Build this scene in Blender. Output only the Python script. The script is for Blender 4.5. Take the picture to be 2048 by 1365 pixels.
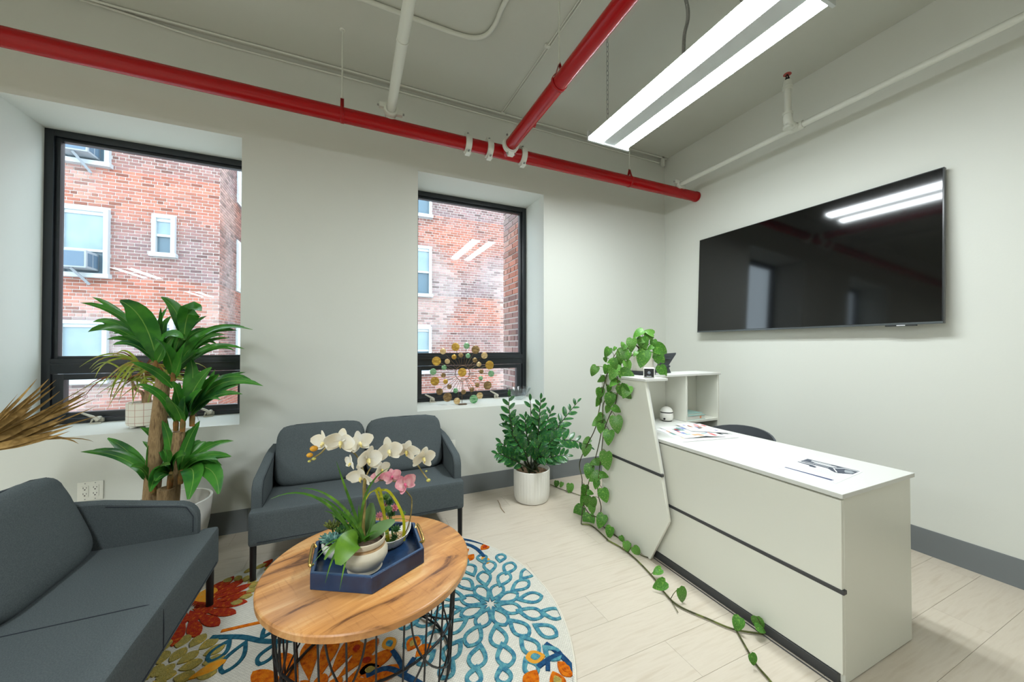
import bpy, bmesh, math, random
from mathutils import Vector, Matrix, noise
random.seed(7)
for o in list(bpy.data.objects): bpy.data.objects.remove(o, do_unlink=True)
scene = bpy.context.scene
COL = scene.collection
PI = math.pi
R = math.radians

# ------------------------------------------------------------------ camera
YAW, PITCH, FPX = R(23.79), R(0.69), 729.92          # focal length in pixels of the 2048 x 1365 frame
CAMZ = 1.3
cd = bpy.data.cameras.new('camera')
cam = bpy.data.objects.new('camera', cd)
COL.objects.link(cam)
cam.location = (0, 0, CAMZ)
cam.rotation_euler = (PI/2 + PITCH, 0, -YAW)
cd.sensor_width = 36.0
cd.lens = FPX/2048*36.0
cd.clip_start = 0.05
cd.clip_end = 200
scene.camera = cam

# ------------------------------------------------------------------ sky and exposure
world = bpy.data.worlds.new('overcast_sky')
scene.world = world
world.use_nodes = True
wn = world.node_tree.nodes
wn['Background'].inputs[0].default_value = (0.74, 0.89, 1.0, 1)
wn['Background'].inputs[1].default_value = 2.7
scene.view_settings.view_transform = 'Standard'
scene.view_settings.look = 'None'
scene.view_settings.exposure = 1.08
scene.view_settings.gamma = 1.0
scene.view_settings.use_curve_mapping = False
LAMP = 33.0                                            # radiance of the fluorescent lenses

# ------------------------------------------------------------------ measuring: a photograph pixel on a known plane
_f = Vector((math.sin(YAW)*math.cos(PITCH), math.cos(YAW)*math.cos(PITCH), math.sin(PITCH)))
_r = Vector((math.cos(YAW), -math.sin(YAW), 0))
_u = _r.cross(_f)
def U(px, py, ax, v):
    d = _r*((px-1024)/FPX) - _u*((py-682.5)/FPX) + _f
    o = Vector((0, 0, CAMZ))
    return o + d*((v-o[ax])/d[ax])
def depth(p): return (Vector(p)-Vector((0, 0, CAMZ))).dot(_f)
def zm(ox, oy, s): return lambda x, y: (ox+x/s, oy+y/s)

# ------------------------------------------------------------------ materials
MATS = {}
def lin(c):
    return tuple(((v/255)/12.92 if v/255 <= 0.04045 else ((v/255+0.055)/1.055)**2.4) for v in c)
def nd(nt, t, **kw):
    n = nt.nodes.new(t)
    for k, v in kw.items(): setattr(n, k, v)
    return n
def mat(name, col, rough=0.6, metal=0.0, spec=0.5, var=None, vscale=8, stretch=(1, 1, 1), bump=0, bscale=60, detail=4, coat=0, sss=0, trans=0, rand=0, contrast=(0.35, 0.65), emit=0, alpha=None):
    """principled material; col (and var) are sRGB 0..255"""
    m = bpy.data.materials.new(name); m.use_nodes = True
    nt = m.node_tree; b = nt.nodes['Principled BSDF']
    c = (*lin(col), 1)
    b.inputs['Base Color'].default_value = c
    b.inputs['Roughness'].default_value = rough
    b.inputs['Metallic'].default_value = metal
    b.inputs['Specular IOR Level'].default_value = spec
    b.inputs['Coat Weight'].default_value = coat
    if sss: 
        b.inputs['Subsurface Weight'].default_value = sss
        b.inputs['Subsurface Radius'].default_value = (0.01, 0.01, 0.01)
    if trans: b.inputs['Transmission Weight'].default_value = trans
    if emit:
        b.inputs['Emission Color'].default_value = c; b.inputs['Emission Strength'].default_value = emit
    L = nt.links.new
    tc = nd(nt, 'ShaderNodeTexCoord'); mp = nd(nt, 'ShaderNodeMapping')
    mp.inputs['Scale'].default_value = stretch
    L(tc.outputs['Object'], mp.inputs['Vector'])
    colout = None
    if var:
        n = nd(nt, 'ShaderNodeTexNoise'); n.inputs['Scale'].default_value = vscale; n.inputs['Detail'].default_value = detail
        L(mp.outputs[0], n.inputs['Vector'])
        cr = nd(nt, 'ShaderNodeValToRGB')
        vs = var if isinstance(var, list) else [var]
        el = cr.color_ramp.elements
        el[0].position = contrast[0]; el[0].color = c
        el[1].position = contrast[1]; el[1].color = (*lin(vs[-1]), 1)
        for i, v in enumerate(vs[:-1]):
            e = el.new(contrast[0]+(contrast[1]-contrast[0])*(i+1)/len(vs)); e.color = (*lin(v), 1)
        L(n.outputs['Fac'], cr.inputs['Fac']); colout = cr.outputs['Color']
    if rand:
        oi = nd(nt, 'ShaderNodeObjectInfo'); hs = nd(nt, 'ShaderNodeHueSaturation')
        mr = nd(nt, 'ShaderNodeMapRange'); mr.inputs['To Min'].default_value = 1-rand; mr.inputs['To Max'].default_value = 1+rand
        L(oi.outputs['Random'], mr.inputs['Value']); L(mr.outputs[0], hs.inputs['Value'])
        if colout: L(colout, hs.inputs['Color'])
        else: hs.inputs['Color'].default_value = c
        colout = hs.outputs['Color']
    if colout: L(colout, b.inputs['Base Color'])
    if bump:
        n2 = nd(nt, 'ShaderNodeTexNoise'); n2.inputs['Scale'].default_value = bscale; n2.inputs['Detail'].default_value = 3
        L(mp.outputs[0], n2.inputs['Vector'])
        bp = nd(nt, 'ShaderNodeBump'); bp.inputs['Strength'].default_value = bump; bp.inputs['Distance'].default_value = 0.01
        L(n2.outputs['Fac'], bp.inputs['Height']); L(bp.outputs[0], b.inputs['Normal'])
    MATS[name] = m
    return m

WALL = mat('wall_paint', (213, 215, 207), 0.62, spec=0.3, bump=0.03, bscale=90)
CEIL = mat('ceiling_paint', (198, 200, 190), 0.7, spec=0.2, bump=0.05, bscale=40)
BASE = mat('vinyl_baseboard', (108, 112, 112), 0.5, spec=0.4, bump=0.03, bscale=20)
PLANK = mat('light_oak_plank', (196, 184, 166), 0.42, spec=0.4, var=[(203, 192, 175), (191, 178, 159)], vscale=5, stretch=(0.7, 8, 8), bump=0.03, bscale=30, rand=0.012, detail=6, contrast=(0.3, 0.7))
SUBFLOOR = mat('floor_joint', (168, 154, 134), 0.8)
BLACKFRAME = mat('black_window_frame', (22, 27, 32), 0.35, spec=0.6, bump=0.02, bscale=30)
REDPIPE = mat('red_pipe_paint', (162, 2, 8), 0.25, spec=0.35, bump=0.05, bscale=14)
WHITEPIPE = mat('white_pipe_paint', (212, 214, 204), 0.5, spec=0.4, bump=0.03, bscale=40)
STEEL = mat('galvanised_steel', (150, 152, 150), 0.4, metal=0.8)
DARKHOLE = mat('dark_recess', (22, 22, 22), 0.8)
FABRIC = mat('charcoal_fabric', (76, 83, 85), 0.95, spec=0.15, var=[(88, 95, 97)], vscale=260, stretch=(1, 1, 1), bump=0.25, bscale=420, detail=2)
SEAM = mat('seam_thread', (52, 56, 62), 0.95, spec=0.1)
BLACKLEG = mat('black_metal_leg', (16, 16, 18), 0.45, spec=0.4)
DESKW = mat('white_laminate', (224, 224, 212), 0.32, spec=0.45)
DESKEDGE = mat('white_laminate_edge', (214, 215, 209), 0.35)
DESKSTRIPE = mat('charcoal_stripe', (62, 63, 64), 0.45)
SCREEN = mat('tv_glass', (6, 7, 8), 0.07, spec=0.6)
BEZEL = mat('tv_bezel', (28, 32, 34), 0.3, spec=0.6)
LABELW = mat('pale_plate', (225, 228, 230), 0.4)
PLATEW = mat('outlet_plastic', (232, 232, 222), 0.35)
SLOT = mat('outlet_slot', (58, 56, 52), 0.6)
CERAMIC = mat('white_ceramic', (236, 234, 226), 0.35, spec=0.5)
SOIL = mat('potting_soil', (62, 48, 36), 0.95, var=[(92, 74, 56)], vscale=60, bump=0.6, bscale=90)
def glass_mat(name, tint=(1, 1, 1), ior=1.5, rough=0.0):
    m = bpy.data.materials.new(name); m.use_nodes = True; nt = m.node_tree; nt.nodes.clear()
    o = nd(nt, 'ShaderNodeOutputMaterial'); mx = nd(nt, 'ShaderNodeMixShader'); fr = nd(nt, 'ShaderNodeLayerWeight')
    t = nd(nt, 'ShaderNodeBsdfTransparent'); g = nd(nt, 'ShaderNodeBsdfGlossy')
    t.inputs[0].default_value = (*tint, 1); g.inputs['Roughness'].default_value = rough; fr.inputs['Blend'].default_value = 0.5
    L = nt.links.new
    f0 = ((ior-1)/(ior+1))**2
    pw = nd(nt, 'ShaderNodeMath', operation='POWER'); pw.inputs[1].default_value = 5; L(fr.outputs['Facing'], pw.inputs[0])
    ma = nd(nt, 'ShaderNodeMath', operation='MULTIPLY_ADD'); ma.inputs[1].default_value = 1-f0; ma.inputs[2].default_value = f0; L(pw.outputs[0], ma.inputs[0])
    L(ma.outputs[0], mx.inputs[0]); L(t.outputs[0], mx.inputs[1]); L(g.outputs[0], mx.inputs[2]); L(mx.outputs[0], o.inputs[0])
    return m
GLASS = glass_mat('window_glass', (0.97, 0.98, 0.98), 1.45)
CLEAR = glass_mat('clear_glass', (0.95, 0.97, 0.97), 1.6)

# ------------------------------------------------------------------ mesh building
class MB:
    def __init__(s): s.v = []; s.f = []
    def add(s, vs, fs):
        k = len(s.v); s.v += [Vector(p) for p in vs]; s.f += [tuple(i+k for i in f) for f in fs]; return s
    def box(s, x0, x1, y0, y1, z0, z1, M=None):
        vs = [Vector((x, y, z)) for z in (z0, z1) for y in (y0, y1) for x in (x0, x1)]
        if M: vs = [M @ p for p in vs]
        return s.add(vs, [(0, 2, 3, 1), (4, 5, 7, 6), (0, 1, 5, 4), (2, 6, 7, 3), (0, 4, 6, 2), (1, 3, 7, 5)])
    def prism(s, poly, ax, a, b):
        """poly: 2-D outline in the two other axes (in x,y,z order), extruded along axis ax from a to b"""
        def P(p, t):
            q = list(p); q.insert(ax, t); return q
        n = len(poly)
        area = sum(poly[i][0]*poly[(i+1) % n][1]-poly[(i+1) % n][0]*poly[i][1] for i in range(n))
        if (area < 0) != (ax == 1): poly = poly[::-1]
        lo, hi = min(a, b), max(a, b)
        vs = [P(p, lo) for p in poly]+[P(p, hi) for p in poly]
        fs = [tuple(range(n-1, -1, -1)), tuple(range(n, 2*n))]+[(i, (i+1) % n, n+(i+1) % n, n+i) for i in range(n)]
        return s.add(vs, fs)
    def tube(s, pts, r, n=8, cap=True, closed=False):
        pts = [Vector(p) for p in pts]; m = len(pts)
        rs = r if isinstance(r, (list, tuple)) else [r]*m
        k = len(s.v); prev = None
        for i, p in enumerate(pts):
            if closed: t = pts[(i+1) % m]-pts[i-1]
            else: t = pts[min(i+1, m-1)]-pts[max(i-1, 0)]
            if t.length < 1e-9: t = Vector((0, 0, 1))
            t.normalize()
            if prev is None:
                a = Vector((0, 0, 1)) if abs(t.z) < 0.9 else Vector((1, 0, 0))
                u = t.cross(a).normalized()
            else:
                u = prev-t*prev.dot(t)
                u = u.normalized() if u.length > 1e-6 else t.orthogonal().normalized()
            prev = u; w = t.cross(u)
            for j in range(n):
                a = 2*PI*j/n
                s.v.append(p+(u*math.cos(a)+w*math.sin(a))*rs[i])
        for i in range(m if closed else m-1):
            for j in range(n):
                a, b = k+i*n+j, k+i*n+(j+1) % n
                c, d = k+((i+1) % m)*n+(j+1) % n, k+((i+1) % m)*n+j
                s.f.append((a, b, c, d))
        if cap and not closed:
            s.f.append(tuple(k+j for j in range(n-1, -1, -1))); s.f.append(tuple(k+(m-1)*n+j for j in range(n)))
        return s
    def lathe(s, prof, c=(0, 0, 0), n=32, M=None, cap0=True, cap1=True, fn=None):
        k = len(s.v); c = Vector(c)
        for (r, z) in prof:
            for j in range(n):
                a = 2*PI*j/n; rr = r*(fn(a, z) if fn else 1)
                p = Vector((rr*math.cos(a), rr*math.sin(a), z))
                s.v.append((M @ p if M else p)+c)
        for i in range(len(prof)-1):
            for j in range(n):
                a, b = k+i*n+j, k+i*n+(j+1) % n
                s.f.append((a, b, b+n, a+n))
        if cap0: s.f.append(tuple(k+j for j in range(n-1, -1, -1)))
        if cap1: s.f.append(tuple(k+(len(prof)-1)*n+j for j in range(n)))
        return s
    def sphere(s, c, r, n=12, m=8, sc=(1, 1, 1)):
        k = len(s.v); c = Vector(c)
        for i in range(m+1):
            th = PI*i/m
            for j in range(n):
                a = 2*PI*j/n
                s.v.append(c+Vector((r*sc[0]*math.sin(th)*math.cos(a), r*sc[1]*math.sin(th)*math.sin(a), -r*sc[2]*math.cos(th))))
        for i in range(m):
            for j in range(n):
                a, b = k+i*n+j, k+i*n+(j+1) % n
                s.f.append((a, b, b+n, a+n))
        return s
    def cushion(s, c, size, p=4.0, n=12, M=None, puff=0.0):
        """soft rounded block: a cube grid pulled onto a superquadric"""
        k0 = len(s.v); idx = {}
        def vert(q):
            key = tuple(round(t, 4) for t in q)
            if key in idx: return idx[key]
            l = sum(abs(t)**p for t in q)**(1/p)
            w = Vector(q)/l*max(abs(t) for t in q)
            w = Vector((w.x*size[0]/2, w.y*size[1]/2, w.z*size[2]/2))
            if M: w = M @ w
            s.v.append(w+Vector(c)); idx[key] = len(s.v)-1
            return idx[key]
        for ax in range(3):
            for sg in (-1, 1):
                for i in range(n):
                    for j in range(n):
                        q = []
                        for (a, b) in ((i, j), (i+1, j), (i+1, j+1), (i, j+1)):
                            t = [-1+2*a/n, -1+2*b/n]; t.insert(ax, sg); q.append(vert(t))
                        if (sg > 0) != (ax == 1): s.f.append(tuple(q))
                        else: s.f.append(tuple(q[::-1]))
        return s

ROOT = {}
def put(name, mb, m, parent=None, bevel=0, bseg=2, smooth=38, local=False, kind=None, subsurf=0):
    me = bpy.data.meshes.new(name)
    off = Vector((0, 0, 0)) if (local or parent is None) else ROOT.get(parent.name, Vector((0, 0, 0)))
    me.from_pydata([tuple(p-off) for p in mb.v], [], mb.f)
    if bevel:
        bm = bmesh.new(); bm.from_mesh(me)
        bmesh.ops.remove_doubles(bm, verts=bm.verts, dist=1e-6)
        es = [e for e in bm.edges if len(e.link_faces) == 2 and e.calc_face_angle(0) > R(25)]
        bmesh.ops.bevel(bm, geom=es, offset=bevel, segments=bseg, profile=0.7, affect='EDGES', clamp_overlap=True)
        bm.to_mesh(me); bm.free()
    me.validate(); me.update()
    if smooth:
        me.polygons.foreach_set('use_smooth', [True]*len(me.polygons))
        me.set_sharp_from_angle(angle=R(smooth))
    o = bpy.data.objects.new(name, me); COL.objects.link(o)
    if m: me.materials.append(m)
    if parent:
        o.parent = parent; ROOT[o.name] = off
    if kind: o['kind'] = kind
    return o
def thing(name, label, cat, loc, rotz=0, group=None, kind=None):
    o = bpy.data.objects.new(name, None); COL.objects.link(o)
    o.empty_display_size = 0.1
    o.location = loc; o.rotation_euler = (0, 0, rotz)
    ROOT[o.name] = Vector(loc)
    if label: o['label'] = label
    if cat: o['category'] = cat
    if group: o['group'] = group
    if kind: o['kind'] = kind
    return o
def tag(o, label, cat, group=None):
    o['label'] = label; o['category'] = cat
    if group: o['group'] = group
    return o
def inst(src, name, parent, loc, rot=(0, 0, 0), sc=(1, 1, 1)):
    """another object on the same mesh data"""
    o = bpy.data.objects.new(name, src); COL.objects.link(o)
    o.parent = parent; o.location = Vector(loc)-ROOT.get(parent.name, Vector((0, 0, 0))); o.rotation_euler = rot; o.scale = sc
    ROOT[o.name] = ROOT.get(parent.name)
    return o
def arc(c, r, a0, a1, n, u=(1, 0, 0), v=(0, 1, 0)):
    c, u, v = Vector(c), Vector(u), Vector(v)
    return [c+u*(r*math.cos(a0+(a1-a0)*i/n))+v*(r*math.sin(a0+(a1-a0)*i/n)) for i in range(n+1)]
def ring(c, r, n=32, u=(1, 0, 0), v=(0, 1, 0)): return arc(c, r, 0, 2*PI*(n-1)/n, n-1, u, v)
def bez(a, b, c, n):
    a, b, c = Vector(a), Vector(b), Vector(c)
    return [a*((1-t)**2)+b*(2*t*(1-t))+c*(t*t) for t in [i/n for i in range(n+1)]]
def catmull(P, k=5):
    P = [Vector(p) for p in P]; Q = [P[0]*2-P[1]]+P+[P[-1]*2-P[-2]]; out = []
    for i in range(1, len(Q)-2):
        p0, p1, p2, p3 = Q[i-1:i+3]
        for j in range(k):
            t = j/k
            out.append(0.5*((2*p1)+(p2-p0)*t+(2*p0-5*p1+4*p2-p3)*t*t+(3*p1-p0-3*p2+p3)*t**3))
    out.append(P[-1]); return out
def blade(mb, spine, width, prof, face, fold=0.25, thick=0.0012):
    """leaf blade along a spine: prof(t) gives the half-width share, face the side it shows, fold the V of the midrib"""
    spine = [Vector(p) for p in spine]; n = len(spine); face = Vector(face)
    rows = []
    for i, p in enumerate(spine):
        t = (spine[min(i+1, n-1)]-spine[max(i-1, 0)]).normalized()
        w = t.cross(face)
        w = w.normalized() if w.length > 1e-4 else t.orthogonal().normalized()
        nn = w.cross(t).normalized()
        h = width*0.5*prof(i/(n-1))
        rows.append((p-w*h+nn*h*fold, p, p+w*h+nn*h*fold, nn))
    k = len(mb.v)
    for a, b, c, nn in rows: mb.v += [a, b, c]
    for a, b, c, nn in rows: mb.v += [a-nn*thick, b-nn*thick*1.5, c-nn*thick]
    m = 3*n
    for i in range(n-1):
        q = k+3*i
        mb.f += [(q, q+1, q+4, q+3), (q+1, q+2, q+5, q+4), (q+m, q+3+m, q+4+m, q+1+m), (q+1+m, q+4+m, q+5+m, q+2+m),
                 (q, q+3, q+3+m, q+m), (q+2, q+2+m, q+5+m, q+5)]
    q = k; mb.f += [(q, q+m, q+1+m, q+1), (q+1, q+1+m, q+2+m, q+2)]
    q = k+3*(n-1); mb.f += [(q, q+1, q+1+m, q+m), (q+1, q+2, q+2+m, q+1+m)]
    return mb
strap = lambda t: min(1, 0.35+3.2*t)*(1-t**3)**0.7+0.02
lance = lambda t: (math.sin(PI*min(1, t*0.93+0.05)))**0.8+0.02
grass = lambda t: (0.7+0.3*min(1, t*4))*(1-t**2.2)+0.03

# ================================================================== THE SETTING
WA, WB, WL, WF, CZ = 3.112, 3.29, -5.6, -8.0, 3.43     # back wall, right wall, left wall, wall behind the camera, ceiling
REV = 3.50                                              # front of the window frames
SILL = 0.743
HEAD = 2.768
W1 = (-1.895, -0.712); W2 = (0.508, 1.709)

b = MB()
for x0, x1 in ((WL-0.2, W1[0]), (W1[1], W2[0]), (W2[1], WB+0.2)): b.box(x0, x1, WA, 3.58, 0, CZ)
for x0, x1 in (W1, W2):
    b.box(x0, x1, WA, 3.58, 0, SILL); b.box(x0, x1, WA, 3.58, HEAD, CZ)
put('wall_back', b, WALL, kind='structure', smooth=0)
put('wall_right', MB().box(WB, WB+0.2, WF-0.2, WA, 0, CZ), WALL, kind='structure', smooth=0)
put('wall_left', MB().box(WL-0.2, WL, WF-0.2, WA, 0, CZ), WALL, kind='structure', smooth=0)
put('wall_front', MB().box(WL, WB, WF-0.2, WF, 0, CZ), WALL, kind='structure', smooth=0)
put('ceiling', MB().box(WL-0.2, WB+0.2, WF-0.2, 3.58, CZ, CZ+0.2), CEIL, kind='structure', smooth=0)
floor = put('floor', MB().box(WL-0.2, WB+0.2, WF-0.2, 3.58, -0.2, -0.004), SUBFLOOR, kind='structure', smooth=0)
PW, PL = 0.19, 1.22
row = 0; y = WA; far = MB()
while y > WF:
    y0 = max(y-PW, WF)
    x = WL - (row*0.437 % 1)*PL
    while x < WB:
        x0, x1 = max(x, WL), min(x+PL, WB)
        if x1-x0 > 0.02:
            # a plank with slightly eased long edges
            p = MB().prism([(y0+0.0005, -0.004), (y0+0.0004, -0.0006), (y0+0.0010, 0), (y-0.0010, 0), (y-0.0004, -0.0006), (y-0.0005, -0.004)], 0, x0+0.0005, x1-0.0005)
            c = Vector(((x0+x1)/2, (y+y0)/2, 0))
            p.v = [q-c for q in p.v]
            if y > -0.3 and x1 > -2.6:
                o = put('plank', p, PLANK, floor, smooth=0, local=True); o.location = c
            else: far.add([q+c for q in p.v], p.f)      # planks beside and behind the camera, joined
        x += PL
    y -= PW; row += 1
put('planking', far, PLANK, floor, smooth=0, local=True, kind='stuff')

def baseboard(name, horiz, a, bnd, segs):
    b = MB()
    prof = [(0, 0), (0.016, 0), (0.0145, 0.008), (0.007, 0.022), (0.006, 0.148), (0.003, 0.153), (0, 0.153)]
    if horiz:
        for i in range(len(segs)-1): b.prism([(a-d, z) for d, z in prof], 0, segs[i]+0.0006, segs[i+1]-0.0006)
    else:
        for i in range(len(segs)-1): b.prism([(a-d, z) for d, z in prof], 1, segs[i]+0.0006, segs[i+1]-0.0006)
    return put(name, b, BASE, kind='structure')
baseboard('baseboard_back', True, WA, 0, [WL, -4.3, -3.1, -1.9, -0.66, 0.58, 1.8, 3.02, WB])
baseboard('baseboard_right', False, WB, 0, [WF, -5.0, -2.0, -0.78, 0.44, 1.66, 2.88, WA-0.017])

# ---- windows
def window(name, x0, x1, handles):
    w = thing(name, None, None, ((x0+x1)/2, REV, SILL), kind='structure')
    # painted sill wedge, rising towards the frame
    put('window_sill', MB().prism([(WA, SILL), (REV+0.03, SILL), (REV+0.03, SILL+0.022), (REV-0.02, SILL+0.02), (WA, SILL+0.004)], 0, x0, x1), WALL, w, smooth=0)
    f0, f1 = REV, REV+0.07
    zb, zt, t0, t1 = SILL+0.022, HEAD, 1.076, 1.228
    put('frame_bar', MB().box(x0, x0+0.045, f0, f1, zb, zt), BLACKFRAME, w, bevel=0.003)
    put('frame_bar', MB().box(x1-0.045, x1, f0, f1, zb, zt), BLACKFRAME, w, bevel=0.003)
    put('frame_bar', MB().box(x0+0.045, x1-0.045, f0, f1, zt-0.045, zt), BLACKFRAME, w, bevel=0.003)
    put('frame_bar', MB().box(x0+0.045, x1-0.045, f0, f1, zb, zb+0.03), BLACKFRAME, w, bevel=0.003)
    put('transom', MB().box(x0+0.045, x1-0.045, f0, f1, t0+0.03, t1-0.02), BLACKFRAME, w, bevel=0.003)
    put('transom_ledge', MB().box(x0+0.045, x1-0.045, f0-0.012, f0, t1-0.062, t1-0.052), BLACKFRAME, w, bevel=0.002)
    # upper fixed light: glazing beads, each a bar
    for (a, c, d, e) in ((x0+0.045, x0+0.07, t1-0.02, zt-0.045), (x1-0.07, x1-0.045, t1-0.02, zt-0.045)):
        put('glazing_bead', MB().box(a, c, f0+0.018, f1-0.01, d, e), BLACKFRAME, w, bevel=0.002)
    for (d, e) in ((zt-0.066, zt-0.045), (t1-0.02, t1-0.002)):
        put('glazing_bead', MB().box(x0+0.07, x1-0.07, f0+0.018, f1-0.01, d, e), BLACKFRAME, w, bevel=0.002)
    # lower awning sash
    for (a, c) in ((x0+0.05, x0+0.105), (x1-0.105, x1-0.05)):
        put('sash_bar', MB().box(a, c, f0+0.008, f1-0.008, zb+0.034, t0+0.026), BLACKFRAME, w, bevel=0.003)
    for (d, e) in ((zb+0.034, zb+0.074), (t0-0.012, t0+0.026)):
        put('sash_bar', MB().box(x0+0.105, x1-0.105, f0+0.008, f1-0.008, d, e), BLACKFRAME, w, bevel=0.003)
    put('pane', MB().box(x0+0.06, x1-0.06, f0+0.04, f0+0.044, t1-0.01, zt-0.055), GLASS, w, smooth=0)
    put('pane', MB().box(x0+0.095, x1-0.095, f0+0.04, f0+0.044, zb+0.065, t0-0.003), GLASS, w, smooth=0)
    for hx, sd in handles:
        # cam lock: foot on the frame, knuckle, and a lever raised at an angle
        h = put('window_latch', MB().box(hx-0.022, hx+0.022, f0-0.018, f0, zb+0.004, zb+0.03), LATCH, w, bevel=0.003)
        put('latch_knuckle', MB().tube([(hx, f0-0.045, zb+0.03), (hx, f0-0.005, zb+0.03)], 0.014, 10), LATCH, h)
        put('latch_lever', MB().tube([(hx+0.01*sd, f0-0.04, zb+0.02), (hx-0.02*sd, f0-0.042, zb+0.045), (hx-0.075*sd, f0-0.045, zb+0.075)], [0.011, 0.009, 0.006], 8), LATCH, h)
        put('latch_hook', MB().tube([(hx-0.02, f0-0.04, zb+0.028), (hx-0.03, f0-0.045, zb+0.0), (hx+0.025, f0-0.046, zb-0.002)], [0.008, 0.007, 0.007], 8), LATCH, h)
    return w
LATCH = mat('old_white_metal', (196, 190, 174), 0.5, metal=0.1)
window('window_1', *W1, ((-1.60, 1), (-0.98, 1)))
window('window_2', *W2, ((0.71, 1), (1.36, 1)))

# ================================================================== OUTSIDE
BRICK = bpy.data.materials.new('brick'); BRICK.use_nodes = True
_nt = BRICK.node_tree; _b = _nt.nodes['Principled BSDF']; _b.inputs['Roughness'].default_value = 0.9; _b.inputs['Specular IOR Level'].default_value = 0.15
_a = nd(_nt, 'ShaderNodeAttribute'); _a.attribute_name = 'Col'
_n = nd(_nt, 'ShaderNodeTexNoise'); _n.inputs['Scale'].default_value = 40
_m = nd(_nt, 'ShaderNodeMix'); _m.data_type = 'RGBA'; _m.blend_type = 'MULTIPLY'; _m.inputs[0].default_value = 0.35
_g = nd(_nt, 'ShaderNodeNewGeometry'); _nt.links.new(_g.outputs['Position'], _n.inputs['Vector'])
_nt.links.new(_a.outputs['Color'], _m.inputs[6]); _nt.links.new(_n.outputs['Color'], _m.inputs[7]); _nt.links.new(_m.outputs[2], _b.inputs['Base Color'])
MORTAR = mat('pale_mortar', (196, 186, 180), 0.95, spec=0.1, var=[(180, 170, 166)], vscale=3)
WFRAME = mat('white_window_paint', (176, 180, 182), 0.5)
BLIND = mat('closed_blind', (138, 154, 160), 0.7, var=[(124, 142, 150)], vscale=2)
DARKGLASS = mat('far_glass', (84, 104, 116), 0.2, spec=0.4)
ACW = mat('air_conditioner_case', (140, 146, 152), 0.6)
ACG = mat('air_conditioner_grille', (80, 100, 118), 0.6)
BW, BH = 0.203, 0.0677
def brick_colour(u, z, seed):
    rnd = random.Random(seed)
    nz = noise.noise(Vector((u*0.55, z*0.75, 3.1)))+0.5*noise.noise(Vector((u*1.7, z*1.7, 9.2)))
    zz = (z-1.80) % 2.25                       # spandrels between the rows of windows run redder
    band = 1 if 0.05 < zz < 0.85 else (-0.35 if zz < 2.1 else 0.3)
    warm = max(0, min(1, 0.45+0.42*band+0.75*nz))
    white = max(0, min(0.6, (noise.noise(Vector((u*0.8+5, z*0.5, 1.7)))-0.05)*2.2))
    a = Vector((196, 124, 104)); c = Vector((150, 124, 124)); k = c.lerp(a, warm)
    k = k.lerp(Vector((208, 190, 186)), white)
    if rnd.random() < 0.12: k = k*0.82
    k = k*(0.9+0.2*rnd.random())*0.88
    return (*lin((min(255, k.x), min(255, k.y), min(255, k.z))), 1)
def face_bricks(u0, u1, z0, z1, holes, P, N, seed, single):
    """bricks of one wall face; P(u, z) gives the point on the mortar plane, N its outward normal;
    returns (bricks kept as objects, bricks to join), each a list of (eight corners, colour)"""
    ones, rest = [], []
    r = 0; z = z0
    while z < z1:
        hdr = (r % 6 == 5)
        w = BW/2 if hdr else BW
        u = u0-(w/2 if r % 2 else 0); i = 0
        while u < u1:
            a, c = max(u+0.0075, u0), min(u+w-0.0075, u1)
            u += w; i += 1
            if c-a < 0.012: continue
            za, zb = z+0.0075, z+BH-0.0075
            if any(a < h[1] and c > h[0] and za < h[3] and zb > h[2] for h in holes):
                # trim against the opening
                for h in holes:
                    if za < h[3] and zb > h[2]:
                        if a < h[0] < c: c = h[0]
                        elif a < h[1] < c: a = h[1]
                if c-a < 0.012 or any(a < h[1]-1e-4 and c > h[0]+1e-4 and za < h[3] and zb > h[2] for h in holes): continue
            pr = 0.007+0.003*random.random()
            q = [P(a, za), P(c, za), P(c, zb), P(a, zb)]
            vs = q+[p+N*pr for p in q]
            e = (vs, brick_colour((a+c)/2, z, seed+r*1000+i))
            (ones if single((a+c)/2, z) else rest).append(e)
        z += BH; r += 1
    return ones, rest
BF = [(4, 5, 6, 7), (0, 1, 5, 4), (1, 2, 6, 5), (2, 3, 7, 6), (3, 0, 4, 7)]
def brick_mesh(lst, name):
    vs, fs, cs = [], [], []
    for v, c in lst:
        k = len(vs); vs += [tuple(p) for p in v]; fs += [tuple(i+k for i in f) for f in BF]; cs += [c]*20
    me = bpy.data.meshes.new(name); me.from_pydata(vs, [], fs)
    at = me.color_attributes.new('Col', 'FLOAT_COLOR', 'CORNER')
    at.data.foreach_set('color', [t for c in cs for t in c])
    me.materials.append(BRICK); return me
def lay(parent, ones, rest):
    off = ROOT[parent.name]
    for v, c in ones:
        ctr = sum(v, Vector())/8
        me = brick_mesh([([p-ctr for p in v], c)], 'brick')
        o = bpy.data.objects.new('brick', me); COL.objects.link(o); o.parent = parent; o.location = ctr-off
    if rest:
        me = brick_mesh([([p-off for p in v], c) for v, c in rest], 'brickwork')
        o = bpy.data.objects.new('brickwork', me); COL.objects.link(o); o.parent = parent; o['kind'] = 'stuff'
FY = 10.1
put('floor_courtyard', MB().box(-40, 40, 3.6, 60, -1.4, -1.2), mat('pale_bounce_ground', (178, 178, 176), 0.9), kind='structure', smooth=0)  # unseen ground, its pale tone and height set to bounce daylight onto window heads
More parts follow.
